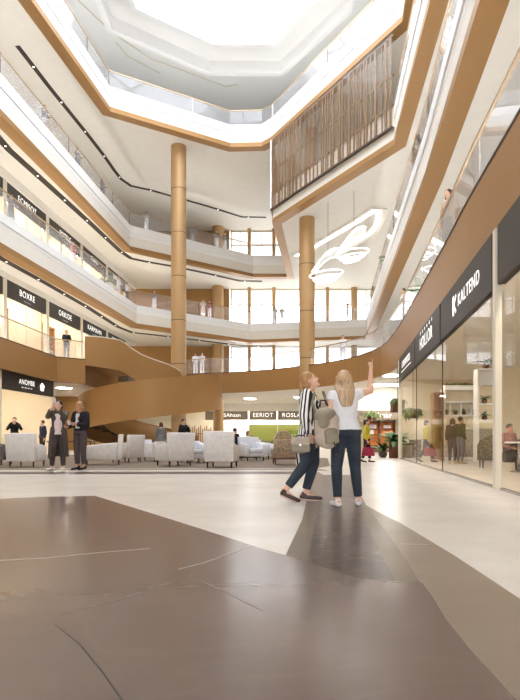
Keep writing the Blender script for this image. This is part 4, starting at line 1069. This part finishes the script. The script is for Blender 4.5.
def person(label, loc, yaw, H, pose=None, top=None, bottom=None, shoe=None, hairm=None, skin=SKIN, hair='short', sleeve=1.0, leg=1.0, vox=.02, female=True, headrot=(0, 0, 0), coat=None, hem=-.02, hands=None, group=None, topfn=None, collar=1.0, loose=0.0, hair_len=.35, sit=False, bottom_skirt=None, shoe_sole=None):
    s = H / 1.70; J = {k: v.copy() for k, v in BASE.items()}
    for k, v in (pose or {}).items(): J[k] = Vector(v)
    J = {k: v * s for k, v in J.items()}
    hm = rotm(*headrot); hc = J['head']
    rad = lambda *a: [x * s for x in a]
    fine = vox <= .013
    b = MB()
    rr = [(c, x, y) for c, x, y in torso_rings({k: v / s for k, v in J.items()}, 0, f=female)]
    rings(b, [(c * s, x * s, y * s) for c, x, y in rr])
    ARM_R = (.052, .040, .034, .026) if female else (.058, .045, .038, .029)
    LEG_R = (.088, .060, .052, .036)
    if female:
        for q in (-1, 1): b.ball(J['chest'] + V(q * .07, -.075, .02) * s, .055 * s)
    for q in 'RL':
        limb(b, [J['s' + q], lerp(J['s' + q], J['e' + q], .5), J['e' + q]], rad(ARM_R[0], ARM_R[0] * .92, ARM_R[1]))
        limb(b, [J['e' + q], lerp(J['e' + q], J['w' + q], .35), J['w' + q]], rad(ARM_R[1], ARM_R[2] * 1.1, ARM_R[3]))
        limb(b, [lerp(J['neck'], J['s' + q], .25) + V(0, 0, -.02) * s, J['s' + q]], rad(.055, .05))
        limb(b, [J['h' + q], lerp(J['h' + q], J['k' + q], .5), J['k' + q]], rad(LEG_R[0], .076, LEG_R[1]))
        limb(b, [J['k' + q], lerp(J['k' + q], J['a' + q], .33), J['a' + q]], rad(.056, .053, LEG_R[3]))
        limb(b, [J['a' + q], J['a' + q] + (J['a' + q] - J['t' + q]) * .22 - V(0, 0, .035) * s, J['t' + q]], rad(.036, .032, .026))
        hd = (hands or {}).get(q, {})
        d = Vector(hd.get('d', (J['w' + q] - J['e' + q]).normalized())); nn = Vector(hd.get('n', (0.6 if q == 'R' else -.6, .3, -.2)))
        hand(b, J['w' + q], d, nn, hd.get('sgn', 1 if q == 'R' else -1), hd.get('curls', (.3, .35, .4, .45, 1)), fine, s)
    # neck and head
    limb(b, [J['neck'] - V(0, 0, .04) * s, lerp(J['neck'], hc, .6)], rad(.056, .050))
    def hp(x, y, z): return hc + hm @ (V(x, y, z) * s)
    b.ball(hc + hm @ (V(0, .012, .03) * s), V(.076, .094, .088) * s, hm)
    b.ball(hc + hm @ (V(0, -.018, -.035) * s), V(.060, .070, .085) * s, hm)
    b.ball(hp(0, -.075, -.095), V(.026, .022, .02) * s, hm)
    b.ball(hp(0, -.094, -.022), V(.013, .020, .018) * s, hm); b.tube([hp(0, -.083, .015), hp(0, -.098, -.02)], [.009 * s, .012 * s], 8)
    for q in (-1, 1):
        b.ball(hp(q * .076, .01, -.01), V(.012, .022, .034) * s, hm)
        b.ball(hp(q * .034, -.066, -.03), V(.026, .022, .024) * s, hm)
    me = remeshed(b, 'person', vox, 3 if fine else 2)
    o = link('person', me, skin); o.location = loc; o.rotation_euler = (0, 0, math.radians(yaw))
    tag(o, label, 'person', group)
    def part(mb, name, m, v=None, sm=3):
        me_ = remeshed(mb, name, v or vox, sm if fine else 2); return link(name, me_, m, o)
    # --- trousers
    if bottom:
        t = MB(); g = .012 + loose * .5
        tr = [(c, x, y) for c, x, y in torso_rings({k: v / s for k, v in J.items()}, g + .006, -.1, .22)]
        rings(t, [(c * s, x * s, y * s) for c, x, y in tr])
        for q in 'RL':
            limb(t, [J['h' + q], lerp(J['h' + q], J['k' + q], .5), J['k' + q]], rad(LEG_R[0] + g, .076 + g, LEG_R[1] + g))
            e = lerp(J['k' + q], J['a' + q], leg * .93)
            t.tube([J['k' + q], lerp(J['k' + q], J['a' + q], .33), e], rad(.058 + g, .054 + g, lerp(.056, .036, leg) + g + loose * .4), 14)
        if bottom_skirt:
            rings(t, [(J['pel'] + V(0, 0, z) * s, x * s, x * .8 * s) for z, x in ((.05, .16), (-.1, .19), (-.35, .2), (-bottom_skirt, .23))])
        part(t, 'trousers' if not bottom_skirt else 'skirt', bottom)
    # --- top
    if top:
        t = MB(); g = .016 + loose
        tr = [(c, x, y) for c, x, y in torso_rings({k: v / s for k, v in J.items()}, g, hem if hem >= -.1 else -.1, .97 * collar, f=female)]
        rings(t, [(c * s, x * s, y * s) for c, x, y in tr])
        if female:
            for q in (-1, 1): t.ball(J['chest'] + V(q * .07, -.075, .02) * s, (.055 + g) * s)
        for q in 'RL':
            limb(t, [lerp(J['neck'], J['s' + q], .35) + V(0, 0, -.025) * s, J['s' + q]], rad(.052 + g * .7, .052 + g * .8))
            f1 = min(1, sleeve * 2)
            t.tube([J['s' + q], lerp(J['s' + q], J['e' + q], .5 * f1), lerp(J['s' + q], J['e' + q], f1)], rad(ARM_R[0] + g, ARM_R[0] * .95 + g, lerp(ARM_R[0], ARM_R[1], f1) + g + .003), 12); t.ball(J['s' + q], (ARM_R[0] + g) * s)
            if sleeve > .5:
                f2 = (sleeve - .5) * 2; t.ball(J['e' + q], (ARM_R[1] + g) * s)
                t.tube([J['e' + q], lerp(J['e' + q], J['w' + q], f2 * .94)], rad(ARM_R[1] + g, lerp(ARM_R[1], ARM_R[3], f2) + g + .004), 12)
        if topfn: topfn(t, J, s)
        if coat:
            # open skirt of a long coat: back and sides only
            n_ = 18; vs = []; fs = []
            lv = [(0.12, .165, .115), (-.1, .195, .135), (-.3, .205, .15), (-coat, .225, .17)]
            for (z, x, y) in lv:
                for th in (0, .022):
                    for i in range(n_ + 1):
                        a_ = math.radians(-52 + 284 * i / n_); vs.append(J['pel'] + V((x + th) * math.cos(a_), (y + th) * math.sin(a_), z) * s)
            w_ = n_ + 1
            for k in range(len(lv) - 1):
                for i in range(n_):
                    a0 = k * 2 * w_ + i; b0 = a0 + 2 * w_
                    fs += [(a0, b0, b0 + 1, a0 + 1), (a0 + w_, a0 + w_ + 1, b0 + w_ + 1, b0 + w_)]
                for i in (0, n_):
                    a0 = k * 2 * w_ + i; b0 = a0 + 2 * w_; fs.append((a0, a0 + w_, b0 + w_, b0))
            for k in (0, len(lv) - 1):
                for i in range(n_):
                    a0 = k * 2 * w_ + i; fs.append((a0, a0 + 1, a0 + 1 + w_, a0 + w_))
            t.add(vs, fs)
        part(t, 'coat' if coat else 'shirt', top)
    # --- shoes
    if shoe:
        for q in 'RL':
            a_, t_ = J['a' + q], J['t' + q]; f = (t_ - a_); f0 = V(f.x, f.y, 0).normalized() if V(f.x, f.y, 0).length > .01 else V(0, -1, 0)
            t = MB(); heel = a_ - f0 * .035 * s - V(0, 0, .048) * s; ft = (t_ - heel).normalized()
            t.tube([heel - ft * .01 * s, lerp(heel, t_, .5), t_ + ft * .02 * s], rad(.040, .047, .036), 12, flat=.75); t.ball(heel, V(.042, .042, .034) * s); t.ball(t_ + ft * .018 * s, V(.040, .040, .028) * s)
            t.tube([a_ + V(0, 0, .0) * s, heel + V(0, 0, .0)], rad(.044, .04), 10)
            part(t, 'shoe', shoe, min(vox, .012) if fine else vox)
            if shoe_sole:
                t = MB(); dn = ft.cross(V(-f0.y, f0.x, 0)); dn = -dn if dn.z > 0 else dn
                t.tube([heel - ft * .03 * s + dn * .034 * s, lerp(heel, t_, .5) + dn * .036 * s, t_ + ft * .045 * s + dn * .030 * s], rad(.040, .050, .034), 12, flat=.36)
                part(t, 'sole', shoe_sole, .008)
    # --- hair
    if hairm:
        t = MB()
        t.ball(hc + hm @ (V(0, .026, .042) * s), V(.087, .098, .092) * s, hm)
        if hair == 'long':
            for i in range(-4, 5):
                x = i * .019; top_ = hp(x * 1.05, .075 - abs(i) * .009, .05); mid = hp(x * 1.25, .095 - abs(i) * .012, -.06)
                low = lerp(J['neck'], J['chest'], hair_len * 1.6) + V(x * .8, .135 - abs(i) * .007, 0) * s - V(0, 0, .02 * (abs(i) % 2)) * s
                m2 = J['neck'] + V(x * 1.15, .10 - abs(i) * .006, .0) * s
                t.tube([top_, mid, m2, lerp(m2, low, .5), low], rad(.03, .034, .032, .028, .012), 8)
            for q in (-1, 1): t.tube([hp(q * .06, .0, .06), hp(q * .083, .015, -.02), hp(q * .085, .03, -.11)], rad(.028, .028, .022), 8)
        elif hair == 'bun':
            t.ball(hp(0, .085, -.03), V(.062, .05, .06) * s, hm); t.ball(hp(0, .06, -.05), V(.07, .055, .05) * s, hm)
        elif hair == 'bob':
            t.ball(hp(0, .045, -.03), V(.088, .075, .10) * s, hm)
            for q in (-1, 1): t.tube([hp(q * .07, -.02, .05), hp(q * .088, -.005, -.03), hp(q * .085, .01, -.13)], rad(.026, .026, .02), 8)
        elif hair == 'pony':
            t.tube([hp(0, .09, .05), hp(0, .15, 0), hp(0, .14, -.12)], rad(.035, .035, .012), 8)
        part(t, 'hair', hairm, min(vox, .012))
    if fine or vox <= .016:
        for q in (-1, 1):
            e_ = MB().ball(V(0, 0, 0), V(.011, .007, .008) * s, hm, 10, 7).build('eye', EYE, o, True); e_.location = hp(q * .031, -.079, .008)
        m_ = MB().ball(V(0, 0, 0), V(.023, .008, .008) * s, hm, 10, 7).build('lips', LIPS, o, True); m_.location = hp(0, -.086, -.062)
    o['_s'] = s
    J['loc'] = Vector(loc); J['R'] = Matrix.Rotation(math.radians(yaw), 3, 'Z'); J['o'] = o; J['s'] = s
    del o['_s']
    return J
def world(J, v): return J['loc'] + J['R'] @ Vector(v)

# ------------------------------------------------------------------ the two women on the walk
def at(px, py): 
    c = G(px, py); return V(c.x, c.y, 0)
# woman in stripes, walking to the right, looking up
c = at(310.5, 501.5)
def tunic(t, J, s):
    rings(t, [(J['pel'] + V(0, y, z) * s, x * s, w * s) for z, y, x, w in ((.1, .0, .165, .128), (-.06, .02, .185, .15), (-.20, .05, .17, .15), (-.25, .06, .15, .12))])
    # longer tail behind
    t.add([J['pel'] + V(*q) * s for q in ((-.13, .02, -.15), (.13, .02, -.15), (.12, .17, -.15), (-.12, .17, -.15), (-.03, .14, -.47), (.03, .14, -.47), (.03, .19, -.45), (-.03, .19, -.45))],
          [(3, 2, 1, 0), (4, 5, 6, 7), (0, 1, 5, 4), (1, 2, 6, 5), (2, 3, 7, 6), (3, 0, 4, 7)])
    t.ball(J['neck'] + V(0, .02, .0) * s, V(.075, .068, .035) * s)
JW1 = person('woman in a black and white striped shirt looking up at the galleries', (c.x, c.y, 0), 82, 1.665,
    dict(pel=(0, .0, .93), chest=(0, .035, 1.23), neck=(0, .035, 1.42), head=(0, .005, 1.565), sR=(-.155, .04, 1.375), sL=(.155, .04, 1.375),
         hR=(-.085, .0, .89), kR=(-.10, .055, .50), aR=(-.12, .31, .16), tR=(-.13, .17, .035), hL=(.085, -.01, .89), kL=(.09, -.04, .50), aL=(.09, .075, .10), tL=(.10, -.10, .035),
         eR=(-.235, .075, 1.10), wR=(-.215, -.005, .865), eL=(.20, .02, 1.10), wL=(.16, -.16, .95)),
    C_STRIPE, C_JEAN2, LEATHER, HAIR_DB, SKIN, 'bun', 1.0, .93, .009, True, (-26, 6, 0), hands={'R': dict(d=(.1, -.15, -1), n=(1, .1, -.05), curls=(.5, .55, .6, .65, 1))}, topfn=tunic, loose=.008, shoe_sole=SOLE)
# woman in white, seen from behind, pointing up to the right
c = at(346, 506.5)
JW2 = person('blonde woman in a white top and blue jeans, seen from behind, pointing up', (c.x, c.y, 0), 184, 1.60,
    dict(pel=(-.015, 0, .93), chest=(.02, .01, 1.24), neck=(.025, .015, 1.43), head=(.015, -.015, 1.575), eR=(-.335, -.10, 1.455), wR=(-.36, -.16, 1.735), eL=(.24, .03, 1.13), wL=(.215, -.11, 1.10), sR=(-.145, -.005, 1.395), sL=(.175, .01, 1.375),
         hL=(.085, 0, .89), kL=(.115, -.02, .49), aL=(.115, .045, .085), tL=(.145, -.125, .03), hR=(-.085, 0, .89), kR=(-.125, -.04, .49), aR=(-.165, -.03, .085), tR=(-.20, -.20, .03)),
    C_WHITE, C_JEAN, C_WHITE, HAIR_BL, SKIN, 'long', .12, .98, .009, True, (-12, -24, 0),
    hands={'R': dict(d=(-.08, -.2, 1), n=(.5, -.6, 0), curls=(.02, 1.25, 1.3, 1.35, 1), sgn=-1), 'L': dict(d=(0, -.2, -1), n=(-1, 0, 0), curls=(1.0, 1.05, 1.1, 1.1, 1))}, hem=.0, loose=.004, hair_len=.58)
# backpack hanging from her left hand
def backpack():
    q = PD(327, 429, 6.42)
    t = tag(empty('backpack', (q.x, q.y, q.z), math.radians(14)), 'taupe canvas backpack hanging between the two women', 'backpack')
    t.rotation_euler.y = math.radians(-7)
    m = MB(); m.ball((0, 0, .0), (.145, .095, .235), nu=18, nv=12); m.ball((-.03, 0, -.1), (.125, .09, .12)); m.ball((.05, -.02, .1), (.10, .09, .10))
    link('body', remeshed(m, 'backpack_body', .012, 6), C_TAUPE, t)
    m = MB(); m.ball((-.01, -.03, .16), (.13, .10, .085), nu=16, nv=9); m.ball((-.05, -.07, .10), (.08, .05, .10)); link('flap', remeshed(m, 'backpack_flap', .012, 4), C_KHAKI, t)
    m = MB(); m.add(*(lambda a: (a.v, a.f))(MB().box((-.07, -.12, -.17), (.09, -.06, -.02)))); m.ball((.01, -.09, -.03), (.09, .045, .04)); link('pocket', remeshed(m, 'backpack_pocket', .012, 5), C_KHAKI, t)
    for x in (-.09, .09):
        MB().tube([(x, .07, .22), (x * 1.1, .12, .32), (x * .6, .13, .44), (x * .9, .12, .2), (x * 1.3, .10, -.1), (x * 1.3, .07, -.2)], .016, 8).build('strap', C_KHAKI, t, True)
    MB().tube([(-.05, .02, .26), (-.03, .03, .33), (.03, .03, .33), (.05, .02, .26)], .012, 8).build('carry_loop', LEATHER, t, True)
    MB().tube([(.02, -.08, -.12), (.02, -.14, -.18), (.03, -.14, -.30)], .010, 6).build('loose_strap', LEATHER, t, True)
    return t
bp = backpack()
# bag of the woman in stripes
q = PD(300.5, 452, 6.74)
t = tag(empty('handbag', (q.x, q.y, q.z), math.radians(-6)), 'khaki grey handbag on the hip of the woman in stripes', 'bag')
t.scale = (.82, .82, .85)
m = MB(); m.add(*(lambda a: (a.v, a.f))(MB().box((-.14, -.05, 0), (.14, .05, .19)))); m.ball((0, 0, .05), (.15, .065, .07)); link('body', remeshed(m, 'bag_body', .011, 5), C_KHAKI, t)
m = MB(); m.add(*(lambda a: (a.v, a.f))(MB().box((-.14, -.07, .10), (.14, .03, .21)))); link('flap', remeshed(m, 'bag_flap', .011, 5), C_TAUPE, t)
MB().tube([(-.07, 0, .2), (-.05, 0, .235), (.05, 0, .235), (.07, 0, .2)], .011, 8).build('handle', LEATHER, t, True)
sh_ = world(JW1, JW1['sR'] + V(.02, .0, .07)) - V(q.x, q.y, q.z); el_ = world(JW1, (JW1['chest'] + V(-.185, -.03, -.12))) - V(q.x, q.y, q.z)
MB().tube([(.09, .02, .19), (el_.x, el_.y - .03, el_.z), (sh_.x, sh_.y - .04, sh_.z - .04)], .010, 8).build('strap', LEATHER, t, True)
MB().box((-.012, -.076, .09), (.012, -.07, .115)).build('clasp', STEEL, t)

# ------------------------------------------------------------------ the pair standing by the lounge
c = at(58.5, 470.3)
JA = person('woman in a long taupe coat holding a phone up to take a picture', (c.x, c.y, 0), 14, 1.80,
    dict(eR=(-.225, -.15, 1.30), wR=(-.10, -.33, 1.52), eL=(.17, -.20, 1.28), wL=(-.02, -.34, 1.53), aR=(-.15, -.0, .085), tR=(-.24, -.16, .03), kR=(-.13, -.03, .49), aL=(.11, .02, .085), tL=(.13, -.16, .03)),
    C_COAT, C_CHAR, C_WHITE, HAIR_DK, SKIN, 'pony', .86, 1, .013, True, (-10, -26, 0), coat=.60, hem=0, loose=.010,
    hands={'R': dict(d=(.25, -.1, 1), n=(.5, -.8, 0), curls=(.5, .55, .6, .6, 1)), 'L': dict(d=(-.3, -.1, 1), n=(-.5, -.8, 0), curls=(.5, .55, .6, .6, 1))})
# pale shirt front inside the coat
t = MB(); s = JA['s']
rings(t, [(JA['pel'] + V(.0, -.045, z) * s, x * s, .105 * s) for z, x in ((-.06, .105), (.1, .105), (.3, .10), (.44, .085))]); 
link('shirt', remeshed(t, 'shirt_front', .012, 3), C_PINK, JA['o'])
w = world(JA, (JA['wR'] + JA['wL']) / 2 + V(.0, -.03, .13) * JA['s'])
ph_ = tag(empty('phone', w, math.radians(14)), 'small phone held up by the woman in the long coat', 'phone')
MB().box((-.04, -.006, -.075), (.04, .006, .075)).build('case', C_LGREY, ph_, bevel=.004); MB().box((-.036, .0062, -.07), (.036, .008, .07)).build('screen', EYE, ph_)
c = at(80.5, 470.0)
JB = person('woman in a black cardigan and plum trousers looking down at her cup', (c.x, c.y, 0), -22, 1.78,
    dict(eR=(-.20, -.05, 1.12), wR=(-.19, -.27, 1.06), eL=(.21, -.02, 1.10), wL=(.02, -.22, 1.14), aR=(-.07, -.02, .11), tR=(-.09, -.17, .03), aL=(.09, .03, .11), tL=(.09, -.14, .03), head=(0, -.045, 1.565)),
    C_BLACK, C_PLUM, C_BLACK, HAIR_DB, SKIN2, 'bob', .95, .96, .013, True, (22, -18, 0), loose=.014, hem=.10,
    hands={'R': dict(d=(.1, -1, -.05), n=(.6, 0, .5)), 'L': dict(d=(-.8, -.5, .1), n=(-.3, -.7, 0), curls=(.7, .7, .7, .7, 1))})
t = MB(); s = JB['s']
rings(t, [(JB['pel'] + V(.0, -.06, z) * s, x * s, .085 * s) for z, x in ((.10, .085), (.25, .085), (.42, .07), (.47, .05))])
link('undershirt', remeshed(t, 'undershirt', .012, 3), C_WHITE, JB['o'])
w = world(JB, JB['wL'] + V(-.10, -.10, -.03) * JB['s'])
cu_ = tag(empty('paper_cup', w), 'white paper cup held by the woman in the black cardigan', 'cup')
MB().lathe([(.028, 0), (.038, .10)], n=16).build('cup', C_WHITE, cu_, True); MB().lathe([(.041, .10), (.041, .112), (.034, .118)], n=16).build('lid', C_PINK, cu_, True)

# ------------------------------------------------------------------ people round the lounge
c = PD(14.5, 440, 25.2); person('man in a black jacket holding a camera to his face at the left shop', (c.x, c.y, 0), 20, 1.80, dict(eR=(-.27, -.10, 1.2), wR=(-.07, -.22, 1.50), eL=(.27, -.10, 1.2), wL=(.07, -.22, 1.50)), C_BLACK, C_CHAR, C_BLACK, HAIR_DK, SKIN, 'short', 1, 1, .02, False)
c = PD(42.5, 440, 26.2); person('person in a navy jumper standing before the ground floor shop at left', (c.x, c.y, 0), -40, 1.70, None, C_NAVY, C_CHAR, C_BLACK, HAIR_BR, SKIN, 'short', 1, 1, .02, False)
c = PD(161, 440, 26.5); person('person in a grey patterned coat seen from behind below the stair', (c.x, c.y, 0), 170, 1.62, None, C_GREY, C_CHAR, C_BLACK, HAIR_BR, SKIN, 'bob', 1, 1, .02, True, coat=.4)
c = PD(183.5, 440, 25.6); person('man in a dark suit with a hand raised to his chin, beyond the armchairs', (c.x, c.y, 0), 50, 1.74, dict(eL=(.22, -.10, 1.15), wL=(.10, -.22, 1.38)), C_BLACK, C_CHAR, C_BLACK, HAIR_DK, SKIN, 'short', 1, 1, .02, False)
SIT = dict(pel=(0, .0, .52), chest=(0, .05, .84), neck=(0, .05, 1.03), head=(0, .02, 1.175), sR=(-.165, .05, .985), sL=(.165, .05, .985), eR=(-.215, .0, .72), wR=(-.16, -.2, .66), eL=(.215, .0, .72), wL=(.16, -.2, .66),
           hR=(-.09, -.02, .50), kR=(-.10, -.40, .50), aR=(-.10, -.40, .09), tR=(-.11, -.56, .03), hL=(.09, -.02, .50), kL=(.10, -.40, .50), aL=(.10, -.40, .09), tL=(.11, -.56, .03))
c = PD(235.5, 440, 24.2); person('dark haired person seated behind the pale armchairs', (c.x, c.y, 0), 140, 1.70, SIT, C_BLACK, C_CHAR, C_BLACK, HAIR_DK, SKIN, 'short', 1, 1, .02, False)
c = PD(248.5, 440, 25.0); person('brown haired person in white leaning forward, seated before the green wall', (c.x, c.y, 0), 60, 1.55, SIT, C_WHITE, C_CHAR, C_BLACK, HAIR_BR, SKIN, 'bob', 1, 1, .02, True)
for nm, px, D, lab in (('stool', 235.5, 24.2, 'low grey stool under the dark haired seated person'), ('stool', 248.5, 25.0, 'low grey stool under the brown haired seated person')):
    c = PD(px, 440, D); o = MB().lathe([(.22, 0), (.24, .1), (.24, .34), (.22, .42)], n=20).build('pouf_stool', FABRIC_DK, None, True, loc=(c.x, c.y, 0)); tag(o, lab, 'stool')
# ------------------------------------------------------------------ woman in yellow outside, woman in mustard inside the shop
WALK = dict(kR=(-.09, -.16, .52), aR=(-.09, -.22, .10), tR=(-.09, -.38, .04), kL=(.09, .06, .50), aL=(.09, .30, .16), tL=(.09, .17, .04), eR=(-.22, .05, 1.1), wR=(-.22, -.06, .84), eL=(.21, -.05, 1.1), wL=(.2, -.18, .98))
def redbag(J, q, label, m):
    w = world(J, J['w' + q] + V(0, -.02, -.10) * J['s'])
    t = tag(empty('tote_bag', (w.x, w.y, w.z - .42), J['o'].rotation_euler.z), label, 'bag')
    k = MB(); k.add([(-.08, -.23, 0), (.08, -.23, 0), (.08, .23, 0), (-.08, .23, 0), (-.05, -.17, .30), (.05, -.17, .30), (.05, .17, .30), (-.05, .17, .30)], [(3, 2, 1, 0), (4, 5, 6, 7), (0, 1, 5, 4), (1, 2, 6, 5), (2, 3, 7, 6), (3, 0, 4, 7)])
    k.build('body', m, t, True, bevel=.04)
    for x in (-.04, .04): MB().tube([(x, -.10, .29), (x, -.07, .39), (x, 0, .43), (x, .07, .39), (x, .10, .29)], .012, 8).build('handle', m, t, True)
c = at(366.5, 462.6)
JY = person('woman in a yellow jumper with a raspberry red bag walking outside the glass shop', (c.x, c.y, 0), 74, 1.50, dict(WALK, kR=(-.09, .04, .5), aR=(-.09, .16, .12), tR=(-.09, .02, .04), kL=(.09, -.1, .5), aL=(.09, -.12, .10), tL=(.09, -.28, .04)), C_YEL, C_BLACK, C_BLACK, HAIR_DK, SKIN, 'bun', .9, .9, .015, True, loose=.012)
redbag(JY, 'R', 'raspberry red bag carried by the woman in the yellow jumper outside', C_BAG)
c = PD(426.5, 440, 19.6); c.z = 0
JM = person('woman in a mustard coat striding right inside the glazed shop', c, 88, 1.47, WALK, C_YEL, C_BLACK, C_BLACK, HAIR_DK, SKIN, 'bun', .95, .95, .015, True, loose=.014)
redbag(JM, 'R', 'dark red bag carried by the woman in mustard inside the shop', C_RED)
c = PD(452.5, 440, 18.4); c.z = 0
person('person in a brown jacket inside the glass shop, nearer the wooden shelf tower', c, 150, 1.50, dict(eR=(-.24, -.1, 1.15), wR=(-.08, -.25, 1.22)), C_OLIVE, C_CHAR, C_BEIGE, HAIR_BR, SKIN, 'bob', 1, 1, .016, True)
c = PD(460.5, 440, 18.2); c.z = 0
person('person in a dark grey outfit leaning close to their companion inside the shop', c, 110, 1.54, None, C_OLIVE, C_GREY, C_BEIGE, HAIR_DK, SKIN2, 'short', 1, 1, .016, False)
c = PD(510.5, 440, 14.0); c.z = 0.0
person('man in a patterned shirt seated at the pedestal table by the right edge', (c.x, c.y, 0), 20, 1.55, SIT, checks('patterned_shirt', srgb(90, 50, 46), srgb(170, 120, 110), 30), C_CHAR, C_BLACK, HAIR_DK, SKIN2, 'short', 1, 1, .016, False)
# ------------------------------------------------------------------ people at the gallery rails
def railp(n, px, label, top, bottom, hairm=HAIR_DK, off=.55, H=1.62, hair='short', yaw=None, seg=None, pose=None, female=True, **k):
    x, y = on_edge(n, px, off, seg)
    if yaw is None: yaw = math.degrees(math.atan2(-x, y)) * 0 + (70 if x < -9.2 else (0 if x < 3 else -80))
    person(label, (x, y, ZT[n]), yaw, H, pose or dict(eR=(-.22, -.06, 1.12), wR=(-.16, -.28, 1.06), eL=(.22, -.06, 1.12), wL=(.16, -.28, 1.06)), top, bottom, C_BLACK, hairm, SKIN, hair, 1.0, 1, .022, female, **k)
railp(3, 44.5, 'slim person in dark clothes at the third gallery rail, furthest left', C_BLACK, C_LGREY, off=.5)
railp(3, 77.5, 'person in grey looking over the third gallery rail, second from the left', C_GREY, C_CHAR)
railp(3, 102.5, 'dark haired person in grey standing left of the spiky plant on the third gallery', C_GREY, C_CHAR, hair='bob')
railp(3, 146.5, 'dark haired person in white at the third gallery rail, left of the tall column', C_LGREY, C_LGREY, hair='bob')
railp(3, 192.5, 'dark haired person in grey on the third gallery just right of the tall column', C_GREY, C_GREY)
railp(3, 217, 'left one of the grey jacketed couple by the far drum column, third gallery', C_GREY, C_LGREY, female=False)
railp(3, 225, 'right one of the grey jacketed couple by the far drum column, third gallery', C_GREY, C_LGREY)
railp(2, 11, 'person in a grey dress at the second gallery rail by the left edge', C_GREY, C_GREY, off=.6, bottom_skirt=.5)
railp(2, 73, 'person in a red top and pale skirt at the second gallery rail at left', C_RED, C_PINK, off=.6, bottom_skirt=.55)
railp(2, 118.5, 'pale haired person in white just right of the potted plant on the second gallery', C_WHITE, C_LGREY, HAIR_BL, hair='bob')
railp(2, 127, 'dark haired person in white next to the pale haired one on the second gallery', C_WHITE, C_CHAR, HAIR_DK)
railp(2, 154.5, 'person in grey at the second gallery corner left of the tall column', C_GREY, C_LGREY)
railp(2, 203, 'person in a pale pink dress on the far second gallery', C_PINK, C_PINK, HAIR_BR, hair='bob', bottom_skirt=.6)
railp(2, 209.5, 'person in a crimson top on the far second gallery beside the pink dress', C_RED, C_PINK, HAIR_DK)
railp(2, 275, 'left person of the pale dressed couple at the far second gallery windows', C_LGREY, C_LGREY, HAIR_BR, hair='bob')
railp(2, 282, 'right person of the pale dressed couple at the far second gallery windows', C_LGREY, C_LGREY, HAIR_BR, female=False)
railp(2, 347.5, 'dark haired person in white on the far second gallery, right of the nearer column', C_WHITE, C_LGREY, HAIR_DK, hair='bob')
railp(1, 66.5, 'man in black at the lowest gallery glass left of the stair', C_BLACK, C_GREY, HAIR_DK, off=.5, H=1.72, female=False, yaw=30)
railp(1, 195.5, 'left one of the pair at the lowest gallery glass by the tall column', C_WHITE, C_LGREY, HAIR_DK, yaw=0)
railp(1, 202, 'right one of the pair at the lowest gallery glass by the tall column', C_LGREY, C_LGREY, HAIR_DK, yaw=0)
x, y = P(343, 348, 5.5).xy
railp(1, 343, 'person in white on the lowest gallery between the nearer column and right curve', C_WHITE, C_LGREY, HAIR_BR, yaw=0)
railp(1, 448.5, 'long haired woman in beige and grey at the right hand lowest gallery rail', C_BEIGE, C_GREY, HAIR_BR, off=.26, hair='long', yaw=-60, seg=-1, H=1.76, pose=dict(eR=(-.22, .02, 1.1), wR=(-.2, -.05, .86)))
railp(1, 403.5, 'person in white at the right hand lowest gallery rail, beyond the woman in beige', C_WHITE, C_LGREY, HAIR_BR, off=.26, yaw=-80, seg=-1, H=1.76, pose=dict(eR=(-.22, .02, 1.1), wR=(-.2, -.05, .86)))
railp(2, 416.5, 'dark haired person over the second gallery parapet at right, nearest of the three', C_BLACK, C_CHAR, HAIR_DK, off=.26, yaw=-80, seg=-1, H=1.76, pose=dict(eR=(-.22, .02, 1.1), wR=(-.2, -.05, .86)))
railp(2, 398.5, 'dark haired person over the second gallery parapet at right, middle of the three', C_CHAR, C_CHAR, HAIR_DK, off=.26, yaw=-80, seg=-1, H=1.76, pose=dict(eR=(-.22, .02, 1.1), wR=(-.2, -.05, .86)))
railp(2, 381, 'brown haired person over the second gallery parapet at right, furthest of the three', C_WHITE, C_CHAR, HAIR_BR, off=.26, yaw=-80, seg=-1, H=1.76, pose=dict(eR=(-.22, .02, 1.1), wR=(-.2, -.05, .86)))

# ================================================================== LIGHT
W = bpy.data.worlds.new('world'); S.world = W; W.use_nodes = True
bg = W.node_tree.nodes['Background']; bg.inputs['Color'].default_value = (.93, .965, 1, 1); bg.inputs['Strength'].default_value = 7.0
def area(name, loc, rot, sx, sy, power, col):
    l = bpy.data.lights.new(name, 'AREA'); l.shape = 'RECTANGLE'; l.size = sx; l.size_y = sy; l.energy = power; l.color = col
    o = bpy.data.objects.new(name, l); COL.objects.link(o); o.location = loc; o.rotation_euler = rot
    return o
S.view_settings.view_transform = 'Standard'; S.view_settings.look = 'None'; S.view_settings.gamma = 1
S.view_settings.exposure = 0.3
S.cycles.use_denoising = True
S.cycles.transparent_max_bounces = 32
S.cycles.max_bounces = 10
S.cycles.sample_clamp_indirect = 8
